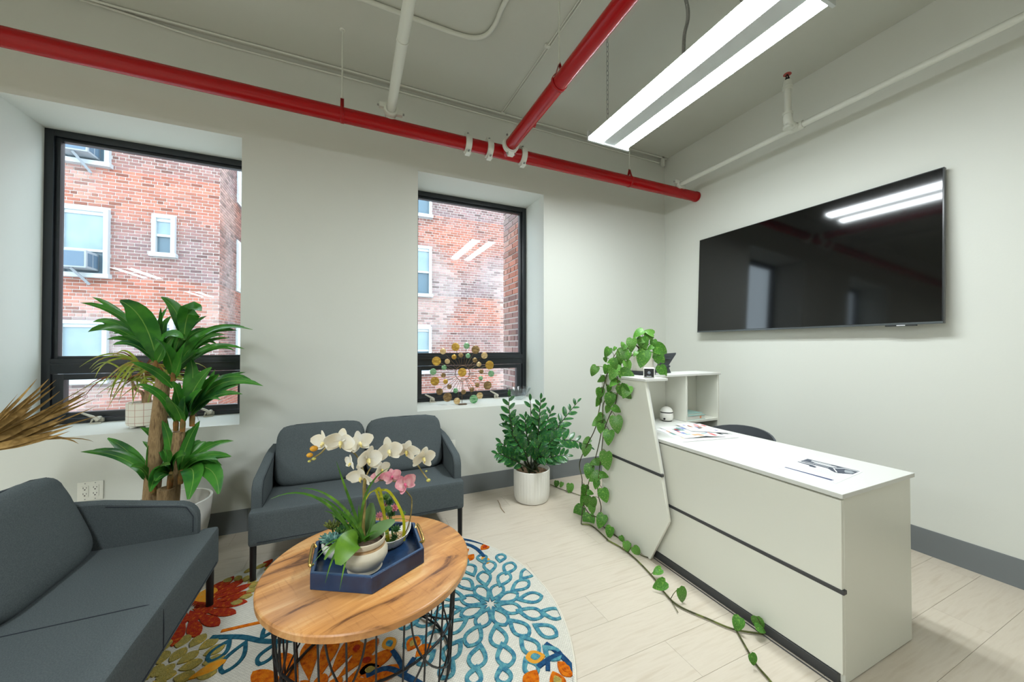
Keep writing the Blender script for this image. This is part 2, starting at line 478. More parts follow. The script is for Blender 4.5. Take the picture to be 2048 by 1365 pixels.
def far_window(parent, x0, x1, z0, z1, y, split=0.55, blind=0.8):
    f = MB(); t = 0.07
    f.box(x0, x0+t, y-0.03, y+0.1, z0, z1); f.box(x1-t, x1, y-0.03, y+0.1, z0, z1)
    f.box(x0+t, x1-t, y-0.03, y+0.1, z1-t, z1); f.box(x0-0.03, x1+0.03, y-0.07, y+0.1, z0-0.03, z0+t*0.8)
    o = put('window', f, WFRAME, parent, smooth=0)
    zs = z0+(z1-z0)*(1-split)
    put('sash_rail', MB().box(x0+t, x1-t, y+0.01, y+0.08, zs-0.025, zs+0.025), WFRAME, o, smooth=0)
    put('sash_rail', MB().box(x0+t, x1-t, y+0.01, y+0.06, z1-t-0.07, z1-t), WFRAME, o, smooth=0)
    put('pane', MB().box(x0+t, x1-t, y+0.03, y+0.035, zs+0.025, z1-t-0.07), DARKGLASS if blind < 0.5 else BLIND, o, smooth=0)
    put('pane', MB().box(x0+t, x1-t, y+0.06, y+0.065, z0+t*0.8, zs-0.025), DARKGLASS, o, smooth=0)
    return o
# --- block seen through the window on the left: front at FY, its flank running back at x = -2.71
CX = -2.71
bl = thing('brick_building', 'red brick apartment block with corner and window air conditioners, seen through left window', 'building', (-5, FY, -1.2))
wins = [(-5.22, -4.50, 2.68, 4.05), (-5.22, -4.50, 4.93, 6.30), (-5.22, -4.50, 0.57, 1.80), (-3.835, -3.455, 3.20, 4.06), (-3.835, -3.455, 5.45, 6.31), (-3.835, -3.455, 0.95, 1.81)]
shell = MB().box(-8.5, CX, FY, 14, -1.2, 7.2)
put('wall', shell, MORTAR, bl, smooth=0)
s1 = lambda u, z: -4.45 < u < CX and 2.75 < z < 4.15
o1, r1 = face_bricks(-8.5, CX, -0.5, 7.2, wins, lambda u, z: Vector((u, FY, z)), Vector((0, -1, 0)), 11, s1)
if len(o1) > 280: r1 += o1[280:]; o1 = o1[:280]
fl = [(11.38, 12.1, 2.70, 4.02), (11.38, 12.1, 4.98, 6.3), (11.38, 12.1, 0.5, 1.8)]
o2, r2 = face_bricks(FY, 14, -0.5, 7.2, fl, lambda u, z: Vector((CX, u, z)), Vector((1, 0, 0)), 77, lambda u, z: False)
r2 = [(v[:4][::1]+v[4:], c) for v, c in r2]
lay(bl, o1, r1+r2)
for i, w in enumerate(wins): far_window(bl, *w, FY-0.075, split=0.62 if i < 3 else 0.5, blind=0.9 if i in (0, 2, 3) else 0.4)
for (a, c, d, e) in fl:
    q = put('window', MB().box(CX-0.02, CX+0.03, a, c, d, e), WFRAME, bl, smooth=0)
    put('pane', MB().box(CX+0.03, CX+0.034, a+0.08, c-0.08, d+0.08, e-0.08), DARKGLASS, q, smooth=0)
# --- air conditioners hung in two of its windows
def air_conditioner(x0, x1, z0, z1, lab):
    t = thing('air_conditioner', lab, 'air conditioner', ((x0+x1)/2, FY-0.2, z0), group='air conditioners in the brick block')
    y0, y1 = FY-0.42, FY-0.015
    put('case', MB().box(x0, x1, y0, y1, z0, z1), ACW, t, bevel=0.01)
    put('rear_grille', MB().box(x0+0.03, x1-0.03, y0-0.006, y0, z0+0.03, z1-0.03), ACG, t, smooth=0)
    for i in range(2): put('side_vent', MB().box(x1, x1+0.005, y0+0.05+0.17*i, y0+0.19+0.17*i, z0+0.04, z1-0.05), ACG, t, smooth=0)
    put('support_bracket', MB().tube([((x0+x1)/2-0.02, y0+0.05, z0), ((x0+x1)/2+0.1, FY-0.06, z0-0.27)], 0.03, 4), ACW, t, smooth=0)
    return t
air_conditioner(-5.10, -4.66, 2.79, 3.13, 'white air conditioner in the wide window halfway up the brick block')
air_conditioner(-5.10, -4.66, 5.03, 5.37, 'white air conditioner in the topmost window of the brick block')
# --- block seen through the window on the right
b2 = thing('brick_building', 'plain red brick apartment block seen through the window with the sunburst ornament', 'building', (3, FY, -1.2))
wins2 = [(1.30, 2.01, 2.65, 4.0), (1.30, 2.01, 4.82, 6.2), (1.30, 2.01, 0.56, 1.81)]
put('wall', MB().box(-0.6, 7.5, FY, 14, -1.2, 7.2), MORTAR, b2, smooth=0)
o1, r1 = face_bricks(-0.6, 7.5, -0.5, 7.2, wins2, lambda u, z: Vector((u, FY, z)), Vector((0, -1, 0)), 311, lambda u, z: 2.05 < u < 4.2 and 2.55 < z < 3.85)
if len(o1) > 280: r1 += o1[280:]; o1 = o1[:280]
lay(b2, o1, r1)
for w in wins2: far_window(b2, *w, FY-0.075, split=0.52, blind=0.9)
# --- brick return of this building's own wing, close outside the right window
b3 = thing('brick_wing', 'close-up brick return wall just outside the right edge of the right window', 'wall', (1.9, 3.9, -1.2))
put('wall', MB().box(1.735, 2.2, 3.6, 4.18, -1.2, 3.9), MORTAR, b3, smooth=0)
o1, r1 = face_bricks(3.6, 4.18, 0.2, 3.4, [], lambda u, z: Vector((1.735, u, z)), Vector((-1, 0, 0)), 901, lambda u, z: True)
lay(b3, o1, r1)

# ================================================================== PIPES, CABLES, LIGHT
PY, PZ, PR = 2.69, 2.85, 0.049
BX, BZ, BR = 1.128, 2.862, 0.046
X3, Y3, Z3 = (1, 0, 0), (0, 1, 0), (0, 0, 1)
def coupling(parent, c, axis, r, m, w=0.045, name='coupling', tilt=0.0):
    """grooved pipe coupling: two half shells with bolt ears and bolts"""
    ax = Vector(axis); u = Vector(Z3).cross(ax).normalized() if abs(ax.z) < 0.9 else Vector(X3); v = ax.cross(u)
    c = Vector(c)
    q = MB()
    prof = [(r+0.002, -w/2), (r+0.016, -w/2), (r+0.02, -w/4), (r+0.02, w/4), (r+0.016, w/2), (r+0.002, w/2)]
    M = Matrix((u, v, ax)).transposed()
    q.lathe(prof, c, 24, M, cap0=False, cap1=False)
    o = put(name, q, m, parent)
    for s in (-1, 1):
        e = c+v*s*(r+0.026)*math.cos(tilt)+u*s*(r+0.026)*math.sin(tilt)
        Mt = Matrix.Translation(e) @ M.to_4x4()
        put('bolt_ear', MB().box(-0.024, 0.024, -0.016, 0.016, -w*0.42, w*0.42, Mt), m, o, bevel=0.005)
        put('bolt', MB().tube([e-u*0.036, e+u*0.036], 0.007, 6), STEEL, o)
    return o
def pipe(name, a, c, r, m, parent, n=24): return put(name, MB().tube([a, c], r, n), m, parent)

main = thing('sprinkler_main', 'long red sprinkler pipe running along the window wall', 'pipe', (0.5, PY, PZ-PR))
pipe('pipe_length', (WL, PY, PZ), (0.80, PY, PZ), PR, REDPIPE, main)
pipe('pipe_length', (0.80, PY, PZ), (1.00, PY, PZ), PR*0.985, REDPIPE, main)
tee = put('pipe_tee', MB().tube([(1.0, PY, PZ), (1.27, PY, PZ)], PR+0.004, 24).tube([(BX, PY, PZ), (BX, PY-0.09, BZ)], BR+0.006, 24), REDPIPE, main)
pipe('pipe_length', (1.27, PY, PZ), (WB-0.002, PY, PZ), PR, REDPIPE, main)
put('wall_cap', MB().tube([(WB-0.03, PY, PZ), (WB-0.001, PY, PZ)], PR+0.003, 24), REDPIPE, main, bevel=0.004)
for x, tl in ((0.81, 0.2), (0.985, 0.2), (1.275, 0.2)): coupling(main, (x, PY, PZ), X3, PR, WHITEPIPE, tilt=tl)

br = thing('sprinkler_branch', 'red branch pipe running from the window wall pipe towards the viewer', 'pipe', (BX, 1.0, BZ-BR))
pipe('pipe_length', (BX, PY-0.095, BZ), (BX, WF+0.01, BZ+0.03), BR, REDPIPE, br)
coupling(br, (BX, PY-0.105, BZ), Y3, BR, WHITEPIPE, w=0.04)
put('weld_outlet', MB().tube([(BX+0.03, 2.28, BZ), (BX+0.056, 2.28, BZ)], 0.02, 10), REDPIPE, br)

wp = thing('white_branch_pipe', 'white pipe clamped on top of the red pipe, above the pier between the windows', 'pipe', (0.245, 1.5, 2.9))
WR = 0.030
pipe('pipe_length', (0.245, PY-0.035, 2.938), (0.245, WF+0.01, 2.938), WR, WHITEPIPE, wp, 20)
put('pipe_outlet', MB().tube([(0.245, PY, PZ+0.03), (0.245, PY-0.012, PZ+0.068), (0.245, PY-0.04, 2.938)], [0.038, 0.036, 0.034], 20), WHITEPIPE, wp)
coupling(wp, (0.245, PY-0.05, 2.938), Y3, WR, WHITEPIPE, w=0.04, tilt=1.3)
put('pipe_joint', MB().tube([(0.245, 2.02, 2.938), (0.245, 2.0, 2.938)], WR+0.0025, 20), WHITEPIPE, wp)

sp = thing('sprinkler_line', 'thin white pipe with upright sprinkler running above the television', 'pipe', (3.0, 1.5, 2.88))
SX, SZ, SR = 3.0, 2.91, 0.021
pipe('pipe_length', (SX, PY-0.03, SZ), (SX, WF+0.01, SZ), SR, WHITEPIPE, sp, 16)
put('pipe_outlet', MB().tube([(SX, PY, PZ+0.035), (SX, PY-0.012, PZ+0.05), (SX, PY-0.035, SZ)], [0.03, 0.029, 0.026], 16), WHITEPIPE, sp)
coupling(sp, (SX, PY-0.045, SZ), Y3, SR, WHITEPIPE, w=0.035, tilt=1.2)
ty = 1.60
put('pipe_tee', MB().tube([(SX, ty-0.045, SZ), (SX, ty+0.045, SZ)], SR+0.008, 16).tube([(SX, ty, SZ), (SX-0.05, ty, SZ)], SR+0.007, 16), WHITEPIPE, sp)
put('elbow', MB().tube([(SX-0.05, ty, SZ), (SX-0.085, ty, SZ), (SX-0.1, ty, SZ+0.012), (SX-0.105, ty, SZ+0.04), (SX-0.105, ty, SZ+0.075)], [0.026, 0.027, 0.029, 0.029, 0.028], 16), WHITEPIPE, sp)
put('elbow_band', MB().tube([(SX-0.105, ty, SZ+0.065), (SX-0.105, ty, SZ+0.08)], 0.033, 16).tube([(SX-0.105, ty, SZ-0.035), (SX-0.105, ty, SZ-0.02)], 0.03, 16), WHITEPIPE, sp)
pipe('riser', (SX-0.105, ty, SZ+0.07), (SX-0.105, ty, SZ+0.30), 0.0215, WHITEPIPE, sp, 16)
put('reducer', MB().tube([(SX-0.105, ty, SZ+0.25), (SX-0.105, ty, SZ+0.275), (SX-0.105, ty, SZ+0.28), (SX-0.105, ty, SZ+0.315)], [0.032, 0.032, 0.027, 0.025], 12), WHITEPIPE, sp)
hd = put('sprinkler_head', MB().tube([(SX-0.105, ty, SZ+0.312), (SX-0.105, ty, SZ+0.335)], 0.014, 8).tube([(SX-0.117, ty, SZ+0.33), (SX-0.122, ty, SZ+0.345), (SX-0.105, ty, SZ+0.365)], 0.004, 6).tube([(SX-0.093, ty, SZ+0.33), (SX-0.088, ty, SZ+0.345), (SX-0.105, ty, SZ+0.365)], 0.004, 6), DARKHOLE, sp)
put('deflector', MB().lathe([(0.004, 0.362), (0.024, 0.366), (0.026, 0.362), (0.006, 0.37)], (SX-0.105, ty, SZ), 16), mat('red_deflector', (178, 74, 66), 0.5), hd)

def hanger(x, y, zp, r, axis, lab, rod):
    t = thing('pipe_hanger', lab, 'hanger', (x, y, zp), group='pipe hangers under the ceiling')
    u = Vector((0, 1, 0)) if axis == 'x' else Vector((1, 0, 0)); v = Vector(Z3); c = Vector((x, y, zp))
    top = c+v*(r+0.075)
    put('rod', MB().tube([top, (x, y, CZ-0.001)], 0.0055, 8), WHITEPIPE, t)
    put('ceiling_flange', MB().lathe([(0.02, 0), (0.018, -0.004), (0.009, -0.006), (0.009, -0.014)], (x, y, CZ), 16), WHITEPIPE, t)
    band = [top-v*0.008]+[c+(u*math.sin(a)+v*math.cos(a))*(r+0.003) for a in [R(28)+(2*PI-R(56))*i/20 for i in range(21)]]+[top-v*0.008]
    w = Vector((1, 0, 0)) if axis == 'x' else Vector((0, 1, 0))
    q = MB(); n = len(band)
    for p in band: q.v += [p-w*0.011, p+w*0.011]
    q.f = [(2*i, 2*i+1, 2*i+3, 2*i+2) for i in range(n-1)]
    o = put('loop', q, REDPIPE if rod else WHITEPIPE, t)
    md = o.modifiers.new('thick', 'SOLIDIFY'); md.thickness = 0.003
    put('nut', MB().tube([top-v*0.012, top+v*0.006], 0.011, 6), WHITEPIPE, t)
hanger(U(685, 100, 1, PY).x, PY, PZ, PR, 'x', 'white hanger rod holding the red pipe above the left window', True)
hanger(BX, 1.86, BZ+0.005, BR, 'y', 'hanger holding the red branch pipe that runs overhead', True)
hanger(U(1259, 330, 1, PY).x, PY, PZ, PR, 'x', 'hanger holding the red pipe near the corner below the light', True)

# ---- cables on the ceiling
cb = tag(put('ceiling_cable', MB().tube(catmull([U(-60, -60, 1, WA-0.012), U(190, 8, 1, WA-0.014), U(420, 82, 1, WA-0.012), U(690, 154, 1, WA-0.012), U(1000, 238, 1, WA-0.012), U(1318, 326, 1, WA-0.012)], 6), 0.008, 6), WHITEPIPE), 'painted cable sagging along the joint of window wall and ceiling', 'cable')
cz = CZ-0.009
cb = tag(put('ceiling_cable', MB().tube(catmull([(-2.4, WA-0.05, cz), (-1.2, WA-0.045, cz), (0, WA-0.05, cz), (1.2, WA-0.047, cz), (2.3, WA-0.05, cz), (3.25, WA-0.045, cz)], 5), 0.008, 6), WHITEPIPE), 'painted cable fixed to the ceiling edge beside the window wall', 'cable')
cc = thing('cable_run', 'pair of thin cables crossing the ceiling from window wall towards viewer', 'cable', (1.2, 2.2, cz))
for d in (0, 0.018):
    put('cable', MB().tube(catmull([U(1003, 226, 2, cz+0.004)+Vector((d, 0, 0)), U(1085, 107, 2, cz+0.004)+Vector((d, 0.004, 0)), U(1158, 0, 2, cz+0.004)+Vector((d, 0, 0)), U(1158, 0, 2, cz+0.004)*2-U(1003, 226, 2, cz+0.004)+Vector((d, 0, 0))], 5), 0.0045, 6), WHITEPIPE, cc)
for q in (U(1005, 226, 2, cz), U(1094, 92, 2, cz), ): put('cable_clip', MB().box(q.x-0.015, q.x+0.022, q.y-0.012, q.y+0.012, CZ-0.016, CZ-0.001), WHITEPIPE, cc, bevel=0.003)
cd_ = [U(640, -30, 2, CZ-0.016), U(730, 0, 2, CZ-0.016), U(880, 56, 2, CZ-0.016), U(928, 72, 2, CZ-0.016), U(955, 75, 2, CZ-0.016), U(975, 68, 2, CZ-0.016), U(992, 45, 2, CZ-0.016), U(1012, 0, 2, CZ-0.016)]
cd_ = [cd_[0]+(cd_[0]-cd_[1])*9]+cd_
cd_ += [cd_[-1]+Vector((0.05, -0.6, 0)), cd_[-1]+Vector((0.08, -1.6, 0))]
tag(put('ceiling_conduit', MB().tube(catmull(cd_, 6), 0.0145, 10), WHITEPIPE), 'white conduit bending round on the ceiling near the top edge', 'conduit')
tag(put('corner_clip', MB().box(3.20, 3.235, WA-0.06, WA-0.03, CZ-0.10, CZ-0.001).box(3.2, 3.27, WA-0.06, WA-0.03, CZ-0.02, CZ-0.001), WHITEPIPE, bevel=0.003), 'small white bracket high in the corner of the room', 'bracket')

# ---- fluorescent fixture
LENS = bpy.data.materials.new('lit_lens'); LENS.use_nodes = True
_nt = LENS.node_tree; _nt.nodes.clear()
_o = nd(_nt, 'ShaderNodeOutputMaterial'); _e = nd(_nt, 'ShaderNodeEmission'); _e.inputs[0].default_value = (0.93, 1.0, 1.03, 1); _e.inputs[1].default_value = LAMP
_nt.links.new(_e.outputs[0], _o.inputs[0])
HOUSE = mat('fixture_housing', (200, 206, 206), 0.45)
def ceiling_light(x0, x1, y0, y1, zb, lab):
    t = thing('ceiling_light', lab, 'light', ((x0+x1)/2, (y0+y1)/2, zb))
    w = x1-x0; lw = 0.128
    put('housing', MB().prism([(x0, zb+0.012), (x0+0.05, zb+0.055), (x1-0.05, zb+0.055), (x1, zb+0.012), (x1-lw, zb+0.012), (x1-lw-0.002, zb), (x0+lw+0.002, zb), (x0+lw, zb+0.012)], 1, y0, y1), HOUSE, t, smooth=0)
    for a in (x0, x1-lw):
        n = 10
        prof = [(a+0.003+(lw-0.006)*i/n, zb+0.012-0.0135*math.sin(PI*i/n)**0.5) for i in range(n+1)]
        put('lens', MB().prism(prof, 1, y0+0.012, y1-0.012), LENS, t)
    for yy in (y0, y1-0.012): put('end_plate', MB().box(x0-0.002, x1+0.002, yy-0.001, yy+0.013, zb-0.012, zb+0.057), HOUSE, t, bevel=0.002)
    put('ballast_box', MB().box((x0+x1)/2-0.06, (x0+x1)/2+0.06, y0+0.1, y1-0.1, zb+0.055, zb+0.085), HOUSE, t, bevel=0.004)
    put('pull_eyelet', MB().lathe([(0.012, 0), (0.012, -0.004), (0.006, -0.006)], ((x0+x1)/2, (y0+y1)/2+0.1, zb+0.03), 12), HOUSE, t)
    for (cx, cy) in ((x0+0.03, y1-0.19), (x0+0.03, y0+0.19)):
        q = MB(); z = zb+0.05; i = 0
        while z < CZ-0.02:
            hh = 0.021; d = Vector((1, 0, 0)) if i % 2 else Vector((0, 1, 0))
            q.tube([Vector((cx, cy, z+hh*0.75))+d*0.0085*math.cos(a)+Vector((0, 0, hh*math.sin(a))) for a in [2*PI*k/10 for k in range(10)]], 0.0019, 4, closed=True)
            z += 0.033; i += 1
        put('chain', q, STEEL, t)
    return t
ceiling_light(1.565, 1.935, 0.875, 2.19, 2.80, 'twin tube fluorescent light hanging on chains in the top right, switched on')
# the office goes on behind the camera with more of the same lights (two of them mirrored in the left pane); the last is an added fill, no known fixture
for i, (lx, ly) in enumerate(((-3.9, 0.6), (-4.1, -3.0), (-4.1, -6.4), (-1.2, -0.3))):
    ceiling_light(lx-0.185, lx+0.185, ly-0.66, ly+0.66, 2.80, ('twin tube light beyond the left edge, over the floor behind the dried palm', 'twin tube light mirrored as two bright strokes in the left window', 'twin tube light mirrored as a small stroke in the left window', 'twin tube light over the viewer, lighting the coffee table from the front')[i])
def hose(pts):
    q = MB(); P = catmull(pts, 24); q.tube(P, [0.0105 if i % 2 else 0.0085 for i in range(len(P))], 8); return q
tag(put('flexible_conduit', hose([U(1367, 108, 0, 1.70), U(1369, 70, 0, 1.70), U(1376, 35, 0, 1.71), U(1372, 0, 0, 1.70), U(1350, -75, 0, 1.66), (1.6, 1.55, CZ-0.002)]), STEEL), 'grey flexible metal conduit dropping from ceiling to the light', 'conduit')

# ================================================================== TELEVISION
tv = thing('television', 'large black flat television on the right wall, switched off', 'television', (WB-0.05, 1.775, 1.43))
T0, T1, TZ0, TZ1 = 0.943, 2.62, 1.432, 2.372
tx = WB-0.088
tilt = Matrix.Translation(Vector((tx, 0, TZ0))) @ Matrix.Rotation(R(2.6), 4, 'Y') @ Matrix.Translation(Vector((-tx, 0, -TZ0)))
put('cabinet', MB().box(tx, tx+0.028, T0, T1, TZ0, TZ1, tilt), BEZEL, tv, bevel=0.003)
put('screen', MB().box(tx-0.0022, tx+0.002, T0+0.007, T1-0.007, TZ0+0.014, TZ1-0.007, tilt), SCREEN, tv, smooth=0)
put('bottom_trim', MB().box(tx-0.004, tx+0.004, T0+0.002, T1-0.002, TZ0-0.002, TZ0+0.011, tilt), mat('grey_trim', (88, 94, 96), 0.3, metal=0.5), tv, bevel=0.002)
lg = put('logo_tab', MB().box(tx-0.005, tx+0.012, 1.055, 1.20, TZ0-0.010, TZ0, tilt), BEZEL, tv, bevel=0.002)
put('logo', MB().box(tx-0.0056, tx-0.0045, 1.105, 1.145, TZ0-0.0075, TZ0-0.003, tilt), LABELW, lg, smooth=0)
put('wall_mount', MB().box(tx+0.03, WB-0.001, 1.55, 2.0, 1.7, 2.1), BEZEL, tv, bevel=0.003)
put('rear_box', MB().box(tx+0.028, tx+0.044, 1.15, 2.4, 1.5, 2.0), BEZEL, tv, bevel=0.003)

# ================================================================== OUTLETS
def outlet(cx, cz, gangs, lab):
    w = 0.07 if gangs == 1 else 0.116; h = 0.115
    t = thing('wall_outlet', lab, 'outlet', (cx, WA, cz-h/2), group='electrical outlets on the window wall')
    put('cover_plate', MB().box(cx-w/2, cx+w/2, WA-0.006, WA-0.0005, cz-h/2, cz+h/2), PLATEW, t, bevel=0.003)
    for g in range(gangs):
        gx = cx+(g-(gangs-1)/2)*0.046
        r = put('receptacle', MB().box(gx-0.0165, gx+0.0165, WA-0.0085, WA-0.004, cz-0.034, cz+0.034), PLATEW, t, bevel=0.002)
        for dz in (-0.018, 0.018):
            s = MB()
            s.box(gx-0.0085, gx-0.006, WA-0.0092, WA-0.008, cz+dz+0.000, cz+dz+0.009); s.box(gx+0.006, gx+0.0085, WA-0.0092, WA-0.008, cz+dz+0.001, cz+dz+0.008)
            s.tube([(gx, WA-0.0092, cz+dz-0.007), (gx, WA-0.008, cz+dz-0.007)], 0.0035, 8)
            put('socket_slots', s, SLOT, r, smooth=0)
        for dz in (-0.048, 0.048): put('screw', MB().tube([(gx, WA-0.0072, cz+dz), (gx, WA-0.005, cz+dz)], 0.003, 8), STEEL, t)
outlet(-1.462, 0.405, 2, 'white double outlet on the wall below the left window')
outlet(0.798, 0.422, 1, 'white outlet plate peeking out above the right arm of the loveseat')
outlet(1.325, 0.425, 1, 'white outlet plate half hidden behind the leafy plant in ribbed pot')

# ================================================================== RUG
RC, RR, RZ = Vector((-0.025, 1.733, 0)), 0.98, 0.008
rug = thing('round_rug', 'round cream rug with blue, red, orange and olive flower pattern', 'rug', (RC.x, RC.y, 0))
RUGB = bpy.data.materials.new('cream_weave'); RUGB.use_nodes = True
_nt = RUGB.node_tree; _b = _nt.nodes['Principled BSDF']; _b.inputs['Roughness'].default_value = 0.95; _b.inputs['Specular IOR Level'].default_value = 0.1
_t = nd(_nt, 'ShaderNodeTexCoord'); _k = nd(_nt, 'ShaderNodeTexBrick'); _k.inputs['Scale'].default_value = 40; _k.inputs['Color1'].default_value = (*lin((222, 218, 206)), 1); _k.inputs['Color2'].default_value = (*lin((210, 206, 194)), 1); _k.inputs['Mortar'].default_value = (*lin((176, 172, 160)), 1); _k.inputs['Mortar Size'].default_value = 0.03
_nt.links.new(_t.outputs['Object'], _k.inputs['Vector']); _nt.links.new(_k.outputs['Color'], _b.inputs['Base Color'])
_bp = nd(_nt, 'ShaderNodeBump'); _bp.inputs['Strength'].default_value = 0.5; _bp.inputs['Distance'].default_value = 0.002; _bp.invert = True
_nt.links.new(_k.outputs['Fac'], _bp.inputs['Height']); _nt.links.new(_bp.outputs[0], _b.inputs['Normal'])
put('woven_base', MB().lathe([(RR, 0.0005), (RR, RZ-0.002), (RR-0.003, RZ)], (RC.x, RC.y, 0), 96), RUGB, rug)
put('bound_edge', MB().tube(ring((RC.x, RC.y, 0.005), RR, 96), 0.0045, 6, closed=True), mat('rug_binding', (214, 208, 192), 0.95), rug)
def pile(n, c, v, sc=55, co=(0.38, 0.62)): return mat(n, c, 0.95, spec=0.1, var=v, vscale=sc, bump=0.7, bscale=240, contrast=co)
P_TEAL = pile('teal_pile', (100, 160, 168), [(82, 144, 158), (62, 120, 146)])
P_BLUE = pile('navy_pile', (40, 84, 122), [(30, 62, 100)])
P_DTEAL = pile('dark_teal_pile', (44, 100, 118), [(30, 78, 98)])
P_RED = pile('red_pile', (160, 44, 30), [(176, 62, 24), (206, 116, 34)], 70, (0.42, 0.75))
P_ORANGE = pile('orange_pile', (214, 118, 22), [(196, 92, 18), (120, 52, 20)], 60, (0.4, 0.78))
P_GOLD = pile('gold_pile', (222, 160, 62), [(232, 152, 36)])
P_OLIVE = pile('olive_pile', (168, 152, 84), [(150, 138, 74), (186, 160, 78)])
def clampr(p):
    d = Vector((p[0]-RC.x, p[1]-RC.y)); 
    if d.length > RR-0.012: d = d*((RR-0.012)/d.length)
    return (RC.x+d.x, RC.y+d.y)
def inrug(p, m=0.02): return (Vector((p[0], p[1], 0))-RC).length < RR-m
def tear(base, ang, L, w, n=14, fat=0.72):
    ax = Vector((math.cos(ang), math.sin(ang))); nx = Vector((-ax.y, ax.x)); o = Vector(base[:2])
    hw = lambda t: w*math.sin(PI*t**(1/fat))**0.68 if 0 < t < 1 else 0
    a = [o+ax*(L*i/n)+nx*hw(i/n) for i in range(n+1)]; c = [o+ax*(L*i/n)-nx*hw(i/n) for i in range(n-1, 0, -1)]
    return a+c
_tn = [0]
def tuft(name, poly, m, hole=None, h=0.004, z=RZ):
    """raised pile patch: outline poly, optionally with the inner outline left bare"""
    n = len(poly); q = MB(); out = [clampr(p) for p in poly]; _tn[0] += 1; h += 0.0004*((_tn[0]*7) % 13)/13      # no two patches exactly level
    q.v += [Vector((*p, z)) for p in out]+[Vector((*p, z+h)) for p in out]
    q.f += [(i, (i+1) % n, n+(i+1) % n, n+i) for i in range(n)]
    if hole:
        inn = [clampr(p) for p in hole]
        q.v += [Vector((*p, z)) for p in inn]+[Vector((*p, z+h)) for p in inn]
        q.f += [(n+i, n+(i+1) % n, 3*n+(i+1) % n, 3*n+i) for i in range(n)]+[(2*n+i, 3*n+i, 3*n+(i+1) % n, 2*n+(i+1) % n) for i in range(n)]
    else: q.f += [tuple(range(n, 2*n))]
    return put(name, q, m, rug, smooth=0)
def inset(poly, d):
    n = len(poly); out = []
    for i in range(n):
        p0, p1, p2 = poly[i-1], poly[i], poly[(i+1) % n]
        t = (p2-p0); t = t/t.length if t.length > 1e-9 else Vector((1, 0))
        out.append(p1+Vector((t.y, -t.x))*d)
    return out
def ringpetal(base, ang, L, w, m, band=0.0165, name='petal'):
    tip = (base[0]+math.cos(ang)*L*0.6, base[1]+math.sin(ang)*L*0.6)
    if not inrug(tip): return
    p = tear(base, ang, L, w)
    bnd = min(band, w*0.52)
    p2 = tear((base[0]+math.cos(ang)*bnd*2.0, base[1]+math.sin(ang)*bnd*2.0), ang, L-bnd*3.1, w-bnd)
    tuft(name, p, m, p2)
def solid(base, ang, L, w, m, name='petal', fat=0.75, h=0.004):
    tip = (base[0]+math.cos(ang)*L*0.6, base[1]+math.sin(ang)*L*0.6)
    if inrug(tip): tuft(name, tear(base, ang, L, w, fat=fat), m, h=h)
def stem(pts, w, m, name='stem'):
    P = catmull([(p[0], p[1], 0) for p in pts], 5); L, Q = [], []
    for i, p in enumerate(P):
        t = (P[min(i+1, len(P)-1)]-P[max(i-1, 0)]).normalized(); nn = Vector((-t.y, t.x, 0))
        L.append((p+nn*w/2)[:2]); Q.append((p-nn*w/2)[:2])
    tuft(name, [Vector(a) for a in L+Q[::-1]], m, h=0.0042)
# big blue dahlia on the right
dc = (0.642, 1.722)
for k, (r0, r1, n, w, off) in enumerate(((0.018, 0.165, 8, 0.043, 0.1), (0.130, 0.275, 12, 0.044, 0.33), (0.238, 0.372, 17, 0.043, 0.12), (0.345, 0.445, 22, 0.036, 0.2))):
    for i in range(n):
        a = off+2*PI*i/n
        L = r1-r0
        ringpetal((dc[0]+math.cos(a)*r0, dc[1]+math.sin(a)*r0), a, L, w, P_TEAL)
# red dahlia on the left, under the sofa legs
rc = (-0.72, 2.285)
for (r0, r1, n, w, off, m) in ((0.02, 0.13, 12, 0.026, 0, P_RED), (0.07, 0.255, 20, 0.027, 0.1, P_RED)):
    for i in range(n):
        a = off+2*PI*i/n; solid((rc[0]+math.cos(a)*r0, rc[1]+math.sin(a)*r0), a, r1-r0, w, m, fat=0.62)
for i in range(10):
    a = R(-60)+i*R(21); p = (rc[0]+0.12+0.11*math.cos(a), rc[1]+0.06+0.11*math.sin(a))
    if inrug(p): solid(p, a+0.8, 0.055, 0.019, P_OLIVE, 'dot', 0.9, 0.0055)
for i in range(7):
    a = R(20)+i*R(24); p = (-0.44+0.16*math.cos(a), 2.40+0.13*math.sin(a)); solid(p, a, 0.10, 0.024, P_RED, fat=0.62)
for i in range(8):
    p = (-0.55+0.05*i, 2.52+0.02*math.sin(i*2.1)); solid(p, R(35), 0.06, 0.018, P_OLIVE, 'dot', 0.9, 0.0055)
solid((-0.64, 2.30), R(118), 0.16, 0.05, P_GOLD)
# orange dahlia around the coffee table foot
oc = (-0.13, 1.50)
for (r0, r1, n, w, off) in ((0.02, 0.13, 10, 0.026, 0), (0.11, 0.33, 20, 0.034, 0.1)):
    for i in range(n):
        a = off+2*PI*i/n; solid((oc[0]+math.cos(a)*r0, oc[1]+math.sin(a)*r0), a, r1-r0, w, P_ORANGE, fat=0.6)
# olive flower on the left edge
for j, (r0, r1, n, w) in enumerate(((0.015, 0.085, 8, 0.026), (0.08, 0.16, 13, 0.03), (0.155, 0.235, 19, 0.031))):
    for i in range(n):
        a = 0.2*j+2*PI*i/n; p = (-0.70+math.cos(a)*r0, 1.86+math.sin(a)*r0)
        solid(p, a, r1-r0-0.006, w*0.9, P_OLIVE, fat=0.85)
solid((-0.57, 1.805), R(25), 0.12, 0.026, P_GOLD)
